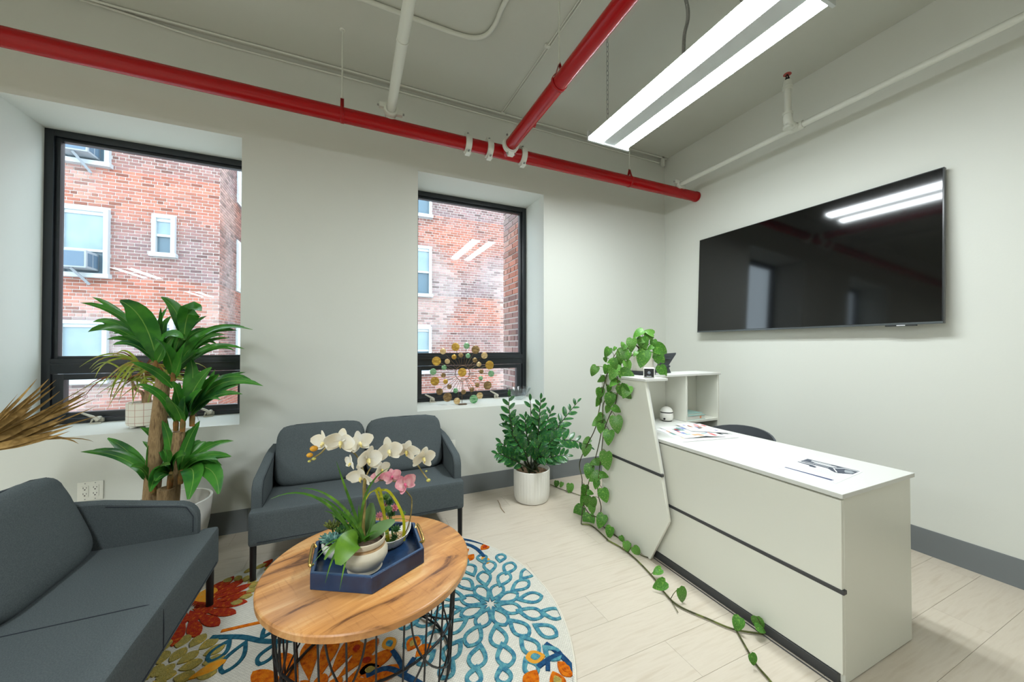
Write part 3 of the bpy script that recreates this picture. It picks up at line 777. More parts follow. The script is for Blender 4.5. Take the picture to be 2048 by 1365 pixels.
# teal leafy twig and its orange companion
stem([(-0.56, 2.025), (-0.44, 1.975), (-0.33, 1.90), (-0.20, 1.86), (-0.08, 1.90)], 0.022, P_DTEAL)
for (b_, a, L, w) in (((-0.475, 1.985), R(-112), 0.13, 0.038), ((-0.41, 1.945), R(-106), 0.17, 0.042), ((-0.29, 1.88), R(-112), 0.12, 0.036), ((-0.24, 1.87), R(40), 0.13, 0.036), ((-0.36, 1.92), R(62), 0.12, 0.036)):
    ringpetal(b_, a, L, w, P_DTEAL, 0.015, 'leaf')
stem([(-0.53, 2.05), (-0.43, 2.045), (-0.30, 2.04), (-0.16, 2.07)], 0.015, P_ORANGE)
for (x_, y_, a) in ((-0.38, 2.07, 60), (-0.34, 2.12, 20), (-0.26, 2.09, 80)): ringpetal((x_, y_), R(a), 0.075, 0.028, P_ORANGE, 0.012, 'bud')
# navy twigs with orange buds
def bud(x_, y_, a, L=0.075, w=0.028, c=None):
    solid((x_, y_), R(a), L, w, P_GOLD if c is None else P_ORANGE, 'bud', 0.8)
    if inrug((x_+0.03, y_)): solid((x_+math.cos(R(a))*L*0.25, y_+math.sin(R(a))*L*0.25), R(a), L*0.5, w*0.5, c or P_TEAL, 'bud_heart', 0.85, 0.0055)
stem([(0.60, 2.36), (0.69, 2.30), (0.735, 2.22), (0.75, 2.12)], 0.022, P_BLUE)
stem([(0.66, 2.39), (0.74, 2.32), (0.80, 2.25)], 0.016, P_BLUE)
for q in ((0.74, 2.27, 35, P_RED), (0.755, 2.20, 30, P_RED), (0.69, 2.24, 200, P_RED), (0.70, 2.17, 215, P_ORANGE), (0.735, 2.12, -80, None), (0.80, 2.16, 10, P_OLIVE), (0.62, 2.27, 190, P_RED)): bud(q[0], q[1], q[2], c=q[3])
stem([(0.80, 1.15), (0.815, 1.25), (0.80, 1.34), (0.775, 1.40)], 0.022, P_BLUE)
stem([(0.815, 1.33), (0.75, 1.325), (0.69, 1.31)], 0.020, P_BLUE)
stem([(0.745, 1.325), (0.72, 1.28)], 0.018, P_BLUE)
for q in ((0.745, 1.345, 165, None), (0.68, 1.30, 215, P_ORANGE), (0.735, 1.27, -95, P_OLIVE), (0.775, 1.30, -70, P_ORANGE)): bud(q[0], q[1], q[2], 0.085, 0.032, c=q[3])
stem([(0.06, 1.545), (0.14, 1.545), (0.22, 1.46), (0.28, 1.38)], 0.024, P_BLUE)
stem([(0.165, 1.63), (0.185, 1.57), (0.20, 1.48)], 0.02, P_BLUE)
stem([(0.195, 1.50), (0.245, 1.555)], 0.018, P_BLUE)
for q in ((0.165, 1.63, 100, None), (0.225, 1.60, 50, P_OLIVE), (0.25, 1.555, 30, P_ORANGE), (0.10, 1.60, 150, P_RED), (0.115, 1.565, 175, P_OLIVE), (0.06, 1.53, 185, P_ORANGE), (0.02, 1.66, 80, P_RED)): bud(q[0], q[1], q[2], 0.08, 0.03, c=q[3])
for i in range(9): solid((0.47+0.034*i, 1.205-0.012*i+0.015*(i % 2)), R(70), 0.04, 0.017, P_RED, 'dot', 0.9)

# ================================================================== COFFEE TABLE
TC, TR, TZ = Vector((0.077, 1.562, 0)), 0.381, 0.45
WOOD = bpy.data.materials.new('mango_wood'); WOOD.use_nodes = True
_nt = WOOD.node_tree; _b = _nt.nodes['Principled BSDF']; _b.inputs['Roughness'].default_value = 0.38; L_ = _nt.links.new
_t = nd(_nt, 'ShaderNodeTexCoord'); _mp = nd(_nt, 'ShaderNodeMapping'); _mp.inputs['Rotation'].default_value = (0, 0, R(-24)); _mp.inputs['Scale'].default_value = (1, 1, 1)
L_(_t.outputs['Object'], _mp.inputs['Vector'])
_m2 = nd(_nt, 'ShaderNodeMapping'); _m2.inputs['Scale'].default_value = (1.8, 9, 6); L_(_mp.outputs[0], _m2.inputs['Vector'])
_n = nd(_nt, 'ShaderNodeTexNoise'); _n.inputs['Scale'].default_value = 1.6; _n.inputs['Detail'].default_value = 9; _n.inputs['Roughness'].default_value = 0.62; _n.inputs['Distortion'].default_value = 0.8; L_(_m2.outputs[0], _n.inputs['Vector'])
_cr = nd(_nt, 'ShaderNodeValToRGB'); e = _cr.color_ramp.elements
e[0].position = 0.34; e[0].color = (*lin((104, 70, 44)), 1); e[1].position = 0.66; e[1].color = (*lin((218, 186, 142)), 1)
q_ = e.new(0.42); q_.color = (*lin((180, 134, 86)), 1); q_ = e.new(0.55); q_.color = (*lin((202, 156, 104)), 1)
L_(_n.outputs['Fac'], _cr.inputs['Fac'])
_n3 = nd(_nt, 'ShaderNodeTexNoise'); _n3.inputs['Scale'].default_value = 3.2; L_(_mp.outputs[0], _n3.inputs['Vector'])
_c3 = nd(_nt, 'ShaderNodeValToRGB'); _c3.color_ramp.elements[0].position = 0.4; _c3.color_ramp.elements[1].position = 0.65
_c3.color_ramp.elements[0].color = (*lin((255, 226, 178)), 1); _c3.color_ramp.elements[1].color = (*lin((226, 206, 190)), 1); L_(_n3.outputs['Fac'], _c3.inputs['Fac'])
_mx = nd(_nt, 'ShaderNodeMix'); _mx.data_type = 'RGBA'; _mx.blend_type = 'MULTIPLY'; _mx.inputs[0].default_value = 0.75
L_(_cr.outputs['Color'], _mx.inputs[6]); L_(_c3.outputs['Color'], _mx.inputs[7])
# saw marks across the grain
_m4 = nd(_nt, 'ShaderNodeMapping'); _m4.inputs['Scale'].default_value = (60, 5.5, 3); L_(_mp.outputs[0], _m4.inputs['Vector'])
_n4 = nd(_nt, 'ShaderNodeTexNoise'); _n4.inputs['Scale'].default_value = 1.5; _n4.inputs['Detail'].default_value = 2; L_(_m4.outputs[0], _n4.inputs['Vector'])
_c4 = nd(_nt, 'ShaderNodeValToRGB'); _c4.color_ramp.elements[0].position = 0.60; _c4.color_ramp.elements[1].position = 0.70
_c4.color_ramp.elements[0].color = (1, 1, 1, 1); _c4.color_ramp.elements[1].color = (*lin((176, 132, 96)), 1); L_(_n4.outputs['Fac'], _c4.inputs['Fac'])
_my = nd(_nt, 'ShaderNodeMix'); _my.data_type = 'RGBA'; _my.blend_type = 'MULTIPLY'; _my.inputs[0].default_value = 0.22
L_(_mx.outputs[2], _my.inputs[6]); L_(_c4.outputs['Color'], _my.inputs[7]); L_(_my.outputs[2], _b.inputs['Base Color'])
tb = thing('coffee_table', 'round wooden coffee table on a black wire cage base', 'table', (TC.x, TC.y, RZ))
put('table_top', MB().lathe([(TR-0.006, TZ-0.030), (TR, TZ-0.026), (TR+0.001, TZ-0.006), (TR-0.002, TZ-0.002), (TR-0.006, TZ)], (TC.x, TC.y, 0), 96), WOOD, tb)
WIRE = mat('black_wire', (24, 24, 26), 0.4, metal=0.3)
CR, Z0, Z1 = 0.335, RZ+0.014, TZ-0.032
def cage(z): return CR*(0.93+0.07*((z-Z0)/(Z1-Z0)))
for z in (Z0-0.004, 0.235, Z1-0.003): put('cage_ring', MB().tube(ring((TC.x, TC.y, z), cage(z), 64), 0.0045, 8, closed=True), WIRE, tb)
for i in range(24):
    a = 2*PI*i/24
    put('cage_rod', MB().tube([(TC.x+cage(z)*math.cos(a), TC.y+cage(z)*math.sin(a), z) for z in (Z0-0.004, Z1)], 0.0035, 6), WIRE, tb)
for i in range(8):
    for s in (-1, 1):
        a0 = 2*PI*i/8+0.12
        put('cage_arc', MB().tube([(TC.x+cage(z)*math.cos(a), TC.y+cage(z)*math.sin(a), z) for (a, z) in [(a0+s*R(78)*math.sin(t*PI/2), Z0+(Z1-Z0)*(1-math.cos(t*PI/2))) for t in [k/16 for k in range(17)]]], 0.0035, 6), WIRE, tb)

# ================================================================== SOFAS
def loveseat(loc, rotz, lab, cb=0.0):
    t = thing('loveseat', lab, 'sofa', loc, rotz, 'charcoal loveseats')
    W, D = 0.605, 0.715
    P = lambda n, q, m=FABRIC, **k: put(n, q, m, t, local=True, **k)
    seat = P('seat', MB().prism([(-W+0.002, -0.002), (W-0.002, -0.002), (W-0.002, 0.072), (W-0.052, 0.072), (W-0.052, 0.62), (-W+0.052, 0.62), (-W+0.052, 0.072), (-W+0.002, 0.072)], 2, 0.205, 0.392), bevel=0.026, bseg=4)
    put('seat_seam', MB().tube([(0, 0.46, 0.392), (0, 0.05, 0.3925), (0, 0.012, 0.386), (0, -0.001, 0.365), (0, -0.003, 0.3), (0, -0.002, 0.22)], 0.0022, 6), SEAM, seat, local=True)
    put('front_piping', MB().tube([(-W+0.045, -0.003, 0.228), (W-0.045, -0.003, 0.228)], 0.002, 6), SEAM, seat, local=True)
    prof = [(0.076, 0.195), (0.073, 0.23), (0.073, 0.46)]+[(0.163-0.09*math.cos(a), 0.46+0.085*math.sin(a)) for a in [R(15*i) for i in range(1, 7)]]+[(0.42, 0.592), (0.55, 0.602), (0.69, 0.60), (D, 0.585), (D, 0.195)]
    for s in (-1, 1):
        x0, x1 = (-W, -W+0.052) if s < 0 else (W-0.052, W)
        a = P('armrest', MB().prism(prof, 0, x0, x1), bevel=0.014, bseg=3)
        xo = x0+0.004 if s < 0 else x1-0.004
        put('arm_piping', MB().tube([(x1+0.0005 if s < 0 else x0-0.0005, y_, z_) for y_, z_ in [(0.089, 0.4), (0.089, 0.475), (0.115, 0.523), (0.16, 0.533), (0.40, 0.574)]], 0.002, 6), SEAM, a, local=True)
    P('back_panel', MB().box(-W+0.05, W-0.05, 0.635, D, 0.195, 0.605), bevel=0.02, bseg=3)
    for s in (-1, 1):
        M = Matrix.Rotation(R(-21), 3, 'X')
        q = MB().cushion((s*0.276, 0.487+cb, 0.553), (0.548, 0.20, 0.405), 5.5, 16, M)
        rnd = random.Random(5+s)
        for v in q.v:                                   # creases towards the corners
            k = noise.noise(Vector((v.x*9, v.z*22, s*3.0)))*0.011*max(0, min(1, (v.z-0.58)*7))
            v.y += k; v.z += 0.5*k
        c = P('back_cushion', q)
        put('cushion_piping', MB().tube([M @ Vector((x_, -0.055, z_))+Vector((s*0.276, 0.487+cb, 0.553)) for x_, z_ in [(-0.255, -0.12), (-0.262, 0.0), (-0.258, 0.13), (-0.235, 0.182), (-0.16, 0.197), (0, 0.2), (0.16, 0.197), (0.235, 0.182), (0.258, 0.13), (0.262, 0), (0.255, -0.12)]], 0.0025, 6), SEAM, c, local=True)
    for sx in (-1, 1):
        for y_ in (0.03, D-0.04):
            wp_ = Matrix.Rotation(rotz, 3, 'Z') @ Vector((sx*(W-0.022), y_, 0))+Vector(loc)
            zl = RZ+0.0048 if (Vector((wp_.x, wp_.y, 0))-RC).length < RR+0.02 else 0.0005     # feet on the rug stand on its pile
            P('leg', MB().tube([(sx*(W-0.022), y_, zl), (sx*(W-0.022), y_, 0.24)], [0.015, 0.0165], 16), BLACKLEG)
    return t
loveseat((0.097, 2.385, 0.0), 0, 'charcoal two-seat sofa against the wall between the windows')
loveseat((-0.605, 1.69, 0.0), PI/2, 'charcoal two-seat sofa in the left foreground, side on', 0.065)

# ================================================================== RECEPTION DESK
dk = thing('reception_desk', 'white reception desk with raised slanted front panel and cubby shelves', 'desk', (2.0, 1.45, 0))
FX = 1.715
D_ = lambda n, q, m=DESKW, par=None, **k: put(n, q, m, par or dk, bevel=k.pop('bevel', 0.0012), bseg=1, **k)
D_('countertop', MB().box(FX-0.012, 2.285, 0.765, 2.14, 0.717, 0.735), DESKEDGE)
D_('front_panel', MB().box(FX, FX+0.018, 0.775, 1.9, 0.366, 0.706))
D_('front_panel', MB().box(FX, FX+0.018, 0.775, 1.9, 0.045, 0.350))
D_('front_carcass', MB().box(FX+0.018, FX+0.034, 0.795, 2.13, 0.02, 0.716))
D_('stripe', MB().box(FX-0.003, FX+0.02, 0.768, 1.9, 0.350, 0.366), DESKSTRIPE)
D_('toe_kick', MB().box(FX-0.006, FX+0.018, 0.79, 1.9, 0.002, 0.043), DESKSTRIPE)
D_('floor_edge_strip', MB().box(FX-0.022, FX-0.018, 0.79, 1.70, 0.0006, 0.006), DESKSTRIPE)
D_('end_panel', MB().box(FX+0.0185, 2.27, 0.775, 0.793, 0.004, 0.716))
D_('drawer_case', MB().box(2.0, 2.268, 0.80, 1.16, 0.10, 0.715))
dr = D_('drawer', MB().box(2.269, 2.287, 0.785, 1.165, 0.565, 0.712))
D_('drawer', MB().box(2.269, 2.282, 0.785, 1.165, 0.105, 0.560))
D_('drawer_handle', MB().box(2.287, 2.297, 0.92, 1.03, 0.63, 0.642), STEEL, dr)
# raised front with the bent slanted edge
D_('raised_panel', MB().prism([(1.735, 1.077), (1.610, 0.547), (2.158, 0.547), (2.158, 1.077)], 0, 1.66, 1.678))
D_('raised_panel', MB().prism([(1.606, 0.530), (1.551, 0.294), (1.697, 0.004), (2.158, 0.004), (2.158, 0.530)], 0, 1.66, 1.678))
D_('raised_backing', MB().prism([(1.741, 1.077), (1.616, 0.545), (1.57, 0.3), (1.71, 0.006), (2.15, 0.006), (2.15, 1.077)], 0, 1.678, 1.694), DESKEDGE)
D_('stripe', MB().box(1.657, 1.676, 1.600, 2.158, 0.530, 0.547), DESKSTRIPE)
D_('raised_ledge', MB().box(1.648, 1.832, 1.715, 2.160, 1.077, 1.093), DESKEDGE)
D_('back_side', MB().box(1.695, 2.617, 2.142, 2.158, 0.004, 1.074))
D_('shelf_top', MB().box(1.833, 2.622, 1.935, 2.160, 1.074, 1.090), DESKEDGE)
D_('shelf_divider', MB().box(2.262, 2.279, 1.95, 2.141, 0.736, 1.073))
D_('shelf_side', MB().box(2.601, 2.618, 1.95, 2.141, 0.004, 1.073))
D_('shelf_board', MB().box(2.287, 2.600, 1.95, 2.141, 0.722, 0.740))
D_('shelf_kneewall', MB().box(2.262, 2.279, 1.97, 2.141, 0.004, 0.716))

# ---- things on the desk
PAPER = mat('white_paper', (226, 227, 226), 0.6)
INK = mat('dark_print', (70, 76, 88), 0.6)
INK2 = mat('navy_print', (66, 74, 108), 0.6)
GREYINK = mat('grey_print', (150, 156, 160), 0.6)
fy = thing('flyer', 'letter size flyer with dark banner lying on the desk counter', 'paper', (1.95, 0.96, 0.735))
fa, fb, fd = Vector((2.083, 1.080, 0.7358)), Vector((2.092, 0.866, 0.7358)), Vector((1.806, 1.052, 0.7358))
eu, ev = (fb-fa), (fd-fa)                                # across the page, down the page
def page(poly, dz): return [fa+eu*u_+ev*v_+Vector((0, 0, dz)) for u_, v_ in poly]
def sheet(poly, dz, th=0.0004):
    q = MB(); n = len(poly); p = page(poly, dz); 
    q.v += p+[v+Vector((0, 0, th)) for v in p]
    q.f += [tuple(range(n-1, -1, -1)), tuple(range(n, 2*n))]+[(i, (i+1) % n, n+(i+1) % n, n+i) for i in range(n)]
    return q
put('page', sheet([(0, 0), (1, 0), (1, 1), (0, 1)], 0), PAPER, fy, smooth=0)
put('under_page', sheet([(0.02, 0.03), (1.01, 0.02), (1.01, 1.015), (0.01, 1.02)], -0.0005), PAPER, fy, smooth=0)
put('banner', sheet([(0.03, 0.02), (0.965, 0.02), (0.965, 0.30), (0.80, 0.44), (0.72, 0.44), (0.55, 0.32), (0.03, 0.30)], 0.0004, 0.0002), INK, fy, smooth=0)
for i, (u0, u1, v0, v1) in enumerate([(0.16, 0.62, 0.10, 0.135), (0.24, 0.60, 0.155, 0.19), (0.06, 0.28, 0.235, 0.25), (0.30, 0.55, 0.25, 0.262), (0.14, 0.5, 0.055, 0.07)]):
    put('headline_bar', sheet([(u0, v0), (u1, v0), (u1-0.01, v1), (u0-0.01, v1)], 0.0006, 0.0002), PAPER, fy, smooth=0)
put('picture_border', sheet([(0.60, 0.22), (0.72, 0.06), (0.96, 0.05), (0.96, 0.07), (0.735, 0.085), (0.625, 0.225), (0.76, 0.40), (0.745, 0.415)], 0.0006, 0.0002), PAPER, fy, smooth=0)
put('picture', sheet([(0.78, 0.16), (0.86, 0.12), (0.95, 0.18), (0.93, 0.28), (0.84, 0.30), (0.80, 0.24)], 0.0006, 0.0002), GREYINK, fy, smooth=0)
put('corner_block', sheet([(0.02, 0.34), (0.30, 0.34), (0.40, 0.40), (0.40, 0.47), (0.30, 0.47), (0.26, 0.41), (0.02, 0.38)], 0.0004, 0.0002), INK, fy, smooth=0)
put('footer_bar', sheet([(0.06, 0.86), (0.92, 0.86), (0.90, 0.93), (0.06, 0.90)], 0.0004, 0.0002), INK2, fy, smooth=0)
put('footer_line', sheet([(0.10, 0.94), (0.96, 0.955), (0.96, 0.965), (0.10, 0.95)], 0.0004, 0.0002), GREYINK, fy, smooth=0)
for i in range(5): put('text_line', sheet([(0.46, 0.40+0.06*i), (0.86-0.05*(i % 2), 0.40+0.06*i), (0.86-0.05*(i % 2), 0.412+0.06*i), (0.46, 0.412+0.06*i)], 0.0004, 0.0002), GREYINK, fy, smooth=0)

nr = random.Random(3)
INKS = [mat('print_'+n, c, 0.6) for n, c in (('red', (206, 96, 96)), ('orange', (232, 166, 120)), ('blue', (128, 140, 184)), ('grey', (168, 170, 172)), ('teal', (140, 176, 170)), ('sand', (220, 206, 180)))]
def newspaper(quad, z, lab, nprint, curl=0.0, sheets=2):
    a, b_, c, d = [Vector((x_, y_, 0)) for x_, y_ in quad]
    t = thing('newspaper', lab, 'newspaper', (*(sum((a, b_, c, d), Vector())/4)[:2], z), group='newspapers on the counter')
    def S(u_, v_): return (a*(1-u_)+b_*u_)*(1-v_)+(d*(1-u_)+c*u_)*v_
    def lift(u_, v_): return curl*max(0, u_-0.55)**1.5*max(0, 1-abs(v_-0.5)*2.4)
    for s in range(sheets):
        n = 8; q = MB(); k = 0.006*s
        for th in (0, 0.0009):
            for i in range(n+1):
                for j in range(n+1):
                    p = S(i/n, j/n); q.v.append(Vector((p.x+k, p.y-k, z+0.0013*s+th+lift(i/n, j/n))))
        m = (n+1)**2
        for i in range(n):
            for j in range(n):
                e0 = i*(n+1)+j; q.f += [(e0+m, e0+n+1+m, e0+n+2+m, e0+1+m), (e0, e0+1, e0+n+2, e0+n+1)]
        for i in range(n):
            q.f += [(i, i+m, i+1+m, i+1), (m-n-1+i, m-n+i, 2*m-n+i, 2*m-n-1+i), (i*(n+1), (i+1)*(n+1), (i+1)*(n+1)+m, i*(n+1)+m), (i*(n+1)+n, i*(n+1)+n+m, (i+1)*(n+1)+n+m, (i+1)*(n+1)+n)]
        put('sheet', q, PAPER, t, smooth=30)
    zt = z+0.0013*(sheets-1)+0.0012; k = 0.006*(sheets-1)
    for i in range(nprint):
        u0, v0 = 0.05+0.7*nr.random(), 0.05+0.8*nr.random(); du, dv = 0.06+0.18*nr.random(), 0.03+0.1*nr.random()
        u1, v1 = min(0.95, u0+du), min(0.95, v0+dv)
        q = MB(); ps = [S(u_, v_)+Vector((k, -k, zt+lift(u_, v_))) for u_, v_ in ((u0, v0), (u1, v0), (u1, v1), (u0, v1))]
        q.v += ps+[p+Vector((0, 0, 0.0003)) for p in ps]; q.f += [(4, 5, 6, 7), (0, 1, 5, 4), (1, 2, 6, 5), (2, 3, 7, 6), (3, 0, 4, 7)]
        put('printed_block', q, nr.choice(INKS), t, smooth=0)
newspaper([(1.875, 1.86), (1.775, 1.555), (2.165, 1.495), (2.262, 1.76)], 0.7353, 'newspaper lying open at the bottom of the pile on the counter', 22)
newspaper([(1.93, 1.885), (1.845, 1.60), (2.10, 1.53), (2.19, 1.80)], 0.7390, 'folded newspaper on top with a raised page beside the raised panel', 24, curl=0.03)
newspaper([(2.10, 1.90), (2.02, 1.70), (2.20, 1.56), (2.255, 1.84)], 0.7440, 'leaflet with pale print lying topmost on the newspapers near the cubby', 14)

hb = thing('helmet_shaped_gadget', 'small round white gadget with a black visor band in the cubby', 'gadget', (2.165, 2.04, 0.735))
gc = (2.165, 2.04, 0.735)
put('body', MB().lathe([(0.030, 0.004), (0.042, 0.010), (0.048, 0.030), (0.047, 0.050), (0.045, 0.062)], gc, 28), CERAMIC, hb)
put('dome', MB().lathe([(0.0445, 0.070), (0.041, 0.082), (0.032, 0.096), (0.018, 0.105), (0.004, 0.108)], gc, 28), CERAMIC, hb)
put('visor_band', MB().lathe([(0.0435, 0.062), (0.0445, 0.064), (0.0445, 0.069), (0.043, 0.071)], gc, 28), DARKHOLE, hb)
put('foot', MB().lathe([(0.034, 0), (0.034, 0.005)], gc, 20), DARKHOLE, hb)
dv = Vector((-0.80, -0.60, 0)); pc = Vector(gc)+dv*0.047+Vector((-0.006, 0.008, 0.022))
put('button', MB().tube([pc, pc+dv*0.004], 0.0075, 12), DARKHOLE, hb)
BOOKC = mat('pale_teal_cover', (150, 184, 176), 0.5); PAGES = mat('book_pages', (232, 230, 220), 0.8, var=[(214, 212, 202)], vscale=4, stretch=(1, 1, 120))
def book(x0, x1, y0, y1, z, h, lab, spot):
    t = thing('book', lab, 'book', ((x0+x1)/2, (y0+y1)/2, z), group='books in the cubby')
    put('cover', MB().box(x0, x1, y0, y1, z, z+0.003).box(x0, x1, y0, y1, z+h-0.003, z+h).box(x0, x0+0.003, y0, y1, z+0.003, z+h-0.003), BOOKC, t, smooth=0)
    pg = put('pages', MB().box(x0+0.004, x1-0.004, y0+0.002, y1-0.004, z+0.0032, z+h-0.0032), PAGES, t, smooth=0)
    if spot:
        put('orange_mark', MB().tube([(x1-0.05, y0+0.0012, z+h/2), (x1-0.05, y0+0.002, z+h/2)], 0.009, 12), mat('orange_print', (226, 150, 100), 0.6), pg)
book(2.285, 2.475, 1.958, 2.12, 0.740, 0.034, 'thick pale book with an orange mark, lying at the bottom in the cubby', True)
book(2.30, 2.46, 1.968, 2.13, 0.774, 0.014, 'thin teal book lying on top of the thicker one in the cubby', False)
CAMB = mat('camera_black', (26, 28, 32), 0.2, spec=0.6)
sc_ = thing('security_camera', 'small cube security camera with black face on the desk ledge', 'camera', (1.735, 1.775, 1.093))
Mc = Matrix.Translation(Vector((1.735, 1.775, 1.093))) @ Matrix.Rotation(R(-44), 4, 'Z')
put('case', MB().box(-0.034, 0.034, -0.02, 0.03, 0.002, 0.066, Mc), CERAMIC, sc_, bevel=0.012, bseg=3)
put('face', MB().box(-0.029, 0.029, -0.0225, -0.019, 0.007, 0.061, Mc), CAMB, sc_, bevel=0.009, bseg=3)
Ml = Mc @ Matrix.Translation(Vector((0, -0.0225, 0.034))) @ Matrix.Rotation(R(90), 4, 'X')
q = MB().lathe([(0.010, 0), (0.010, 0.002), (0.008, 0.003)], (0, 0, 0), 16); q.v = [Ml @ v for v in q.v]
put('lens', q, mat('camera_lens', (120, 128, 136), 0.15), sc_)
q = MB().box(-0.014, 0.014, -0.0235, -0.0222, 0.010, 0.015, Mc); put('sensor_window', q, GREYINK, sc_, smooth=0)
STAND = mat('dark_grey_plastic', (62, 66, 72), 0.5)
ts = thing('tablet_stand', 'dark grey folding tablet stand on the shelf behind the potted vine', 'stand', (2.25, 2.06, 1.09))
z8 = zm(1160, 640, 8.53)
def sp_(x, y, yy): return U(*z8(x, y), 1, yy)
for (nm, pol, ya, yb) in (('support_plate', [(1425, 580), (1640, 563), (1635, 590), (1505, 790), (1300, 905), (1290, 860)], 2.04, 2.05), ('foot_plate', [(1400, 790), (1505, 785), (1555, 908), (1300, 908)], 2.06, 2.07)):
    pts = [sp_(x, y, ya) for x, y in pol]
    put(nm, MB().prism([(p.x, max(p.z, 1.0905)) for p in pts], 1, ya, yb), STAND, ts, smooth=0)
for (x, y) in ((1480, 660), (1420, 790)):
    p = sp_(x, y, 2.04); put('lip', MB().box(p.x-0.03, p.x+0.03, 2.024, 2.04, p.z-0.005, p.z+0.004), STAND, ts, bevel=0.002)
put('hinge', MB().tube([(sp_(1500, 790, 2.05).x, 2.035, 1.142), (sp_(1500, 790, 2.05).x, 2.075, 1.142)], 0.008, 10), STAND, ts)

# ---- chair behind the desk
ch = thing('shell_chair', 'dark grey moulded chair tucked in behind the reception desk', 'chair', (2.55, 1.72, 0))
CHG = mat('dark_grey_shell', (76, 80, 84), 0.5)
q = MB(); nA, nZ = 20, 10; cx, cy = 2.36, 1.72
def shell(a, t, th):
    r = 0.26+0.02*t+th
    top = 0.715-0.16*max(0, abs(a)/R(95))**2.2
    z = 0.42+(top-0.42)*t
    return Vector((cx+r*math.cos(a)*0.98, cy+r*1.02*math.sin(a), z))
for th in (0, 0.012):
    for i in range(nA+1):
        for j in range(nZ+1): q.v.append(shell(R(-95)+R(190)*i/nA, j/nZ, th))
m_ = (nA+1)*(nZ+1); w_ = nZ+1
for i in range(nA):
    for j in range(nZ):
        e0 = i*w_+j; q.f += [(e0, e0+1, e0+w_+1, e0+w_), (e0+m_, e0+m_+w_, e0+m_+w_+1, e0+m_+1)]
    e0 = i*w_; q.f += [(e0+nZ, e0+nZ+m_, e0+nZ+w_+m_, e0+nZ+w_), (e0, e0+w_, e0+w_+m_, e0+m_)]
for e0 in (0, nA*w_):
    for j in range(nZ): q.f.append((e0+j, e0+j+m_, e0+j+1+m_, e0+j+1))
put('backrest', q, CHG, ch, smooth=50)
put('seat', MB().cushion((cx-0.0, cy, 0.435), (0.50, 0.50, 0.06), 4, 10), CHG, ch)
put('gas_column', MB().tube([(cx, cy, 0.07), (cx, cy, 0.41)], 0.025, 12), BLACKLEG, ch)
for i in range(5):
    a = 2*PI*i/5+0.3; l_ = 0.24
    g = put('base_arm', MB().tube([(cx, cy, 0.085), (cx+l_*math.cos(a), cy+l_*math.sin(a), 0.06)], [0.022, 0.014], 8), BLACKLEG, ch)
    put('caster', MB().tube([(cx+l_*math.cos(a)-0.012*math.sin(a), cy+l_*math.sin(a)+0.012*math.cos(a), 0.026), (cx+l_*math.cos(a)+0.012*math.sin(a), cy+l_*math.sin(a)-0.012*math.cos(a), 0.026)], 0.025, 12), BLACKLEG, g)

# ================================================================== PLANTS
def leafmat(n, c, v, sc=12, st=(1, 1, 1), rough=0.3, rand=0.12, co=(0.35, 0.65), spec=0.45, thin=0.28):
    m = mat(n, c, rough, spec=spec, var=v, vscale=sc, stretch=st, rand=rand, contrast=co)
    nt = m.node_tree; pb = nt.nodes['Principled BSDF']; out = nt.nodes['Material Output']     # thin leaves let some light through
    tl = nd(nt, 'ShaderNodeBsdfTranslucent'); mx = nd(nt, 'ShaderNodeMixShader'); mx.inputs[0].default_value = thin
    nt.links.new(pb.inputs['Base Color'].links[0].from_socket, tl.inputs['Color'])
    nt.links.new(pb.outputs[0], mx.inputs[1]); nt.links.new(tl.outputs[0], mx.inputs[2]); nt.links.new(mx.outputs[0], out.inputs[0])
    return m
DRACL = leafmat('dracaena_leaf', (54, 122, 44), [(78, 150, 52), (44, 104, 50)], 6)
DRACM = leafmat('dracaena_midrib', (120, 170, 72), [(140, 184, 90)], 6)
BARK = mat('cane_bark', (142, 116, 80), 0.9, var=[(166, 138, 98), (114, 90, 60)], vscale=9, stretch=(9, 9, 1.6), bump=0.6, bscale=30, detail=6)
SHOOT = mat('orange_shoot', (150, 96, 40), 0.7, var=[(104, 88, 40)], vscale=30)
CAMV = Vector((0, 0, CAMZ))
def facing(p, up=0.35, jit=0.5, rnd=random):
    d = (CAMV-Vector(p)).normalized()+Vector((0, 0, up))+Vector((rnd.uniform(-jit, jit), rnd.uniform(-jit, jit), rnd.uniform(-jit, jit)))
    return d.normalized()
def leaf(parent, pts, w, prof, m, face, fold=0.25, rib=None, n=10, name='leaf', th=0.0012, wave=0):
    P = bez(*pts, n) if len(pts) == 3 else catmull(pts, 4)
    o = put(name, blade(MB(), P, w, prof, face, fold, th), m, parent, smooth=60)
    if rib:
        t = Vector(face).normalized()
        Q = []
        for i, p in enumerate(P):
            tt = (P[min(i+1, len(P)-1)]-P[max(i-1, 0)]).normalized(); ww = tt.cross(t); nn = ww.cross(tt).normalized(); Q.append(p+nn*0.0006)
        put('midrib', blade(MB(), Q, w*0.09, lambda t_: 1-0.8*t_, face, 0, 0.0006), rib, o, smooth=60)
    return o

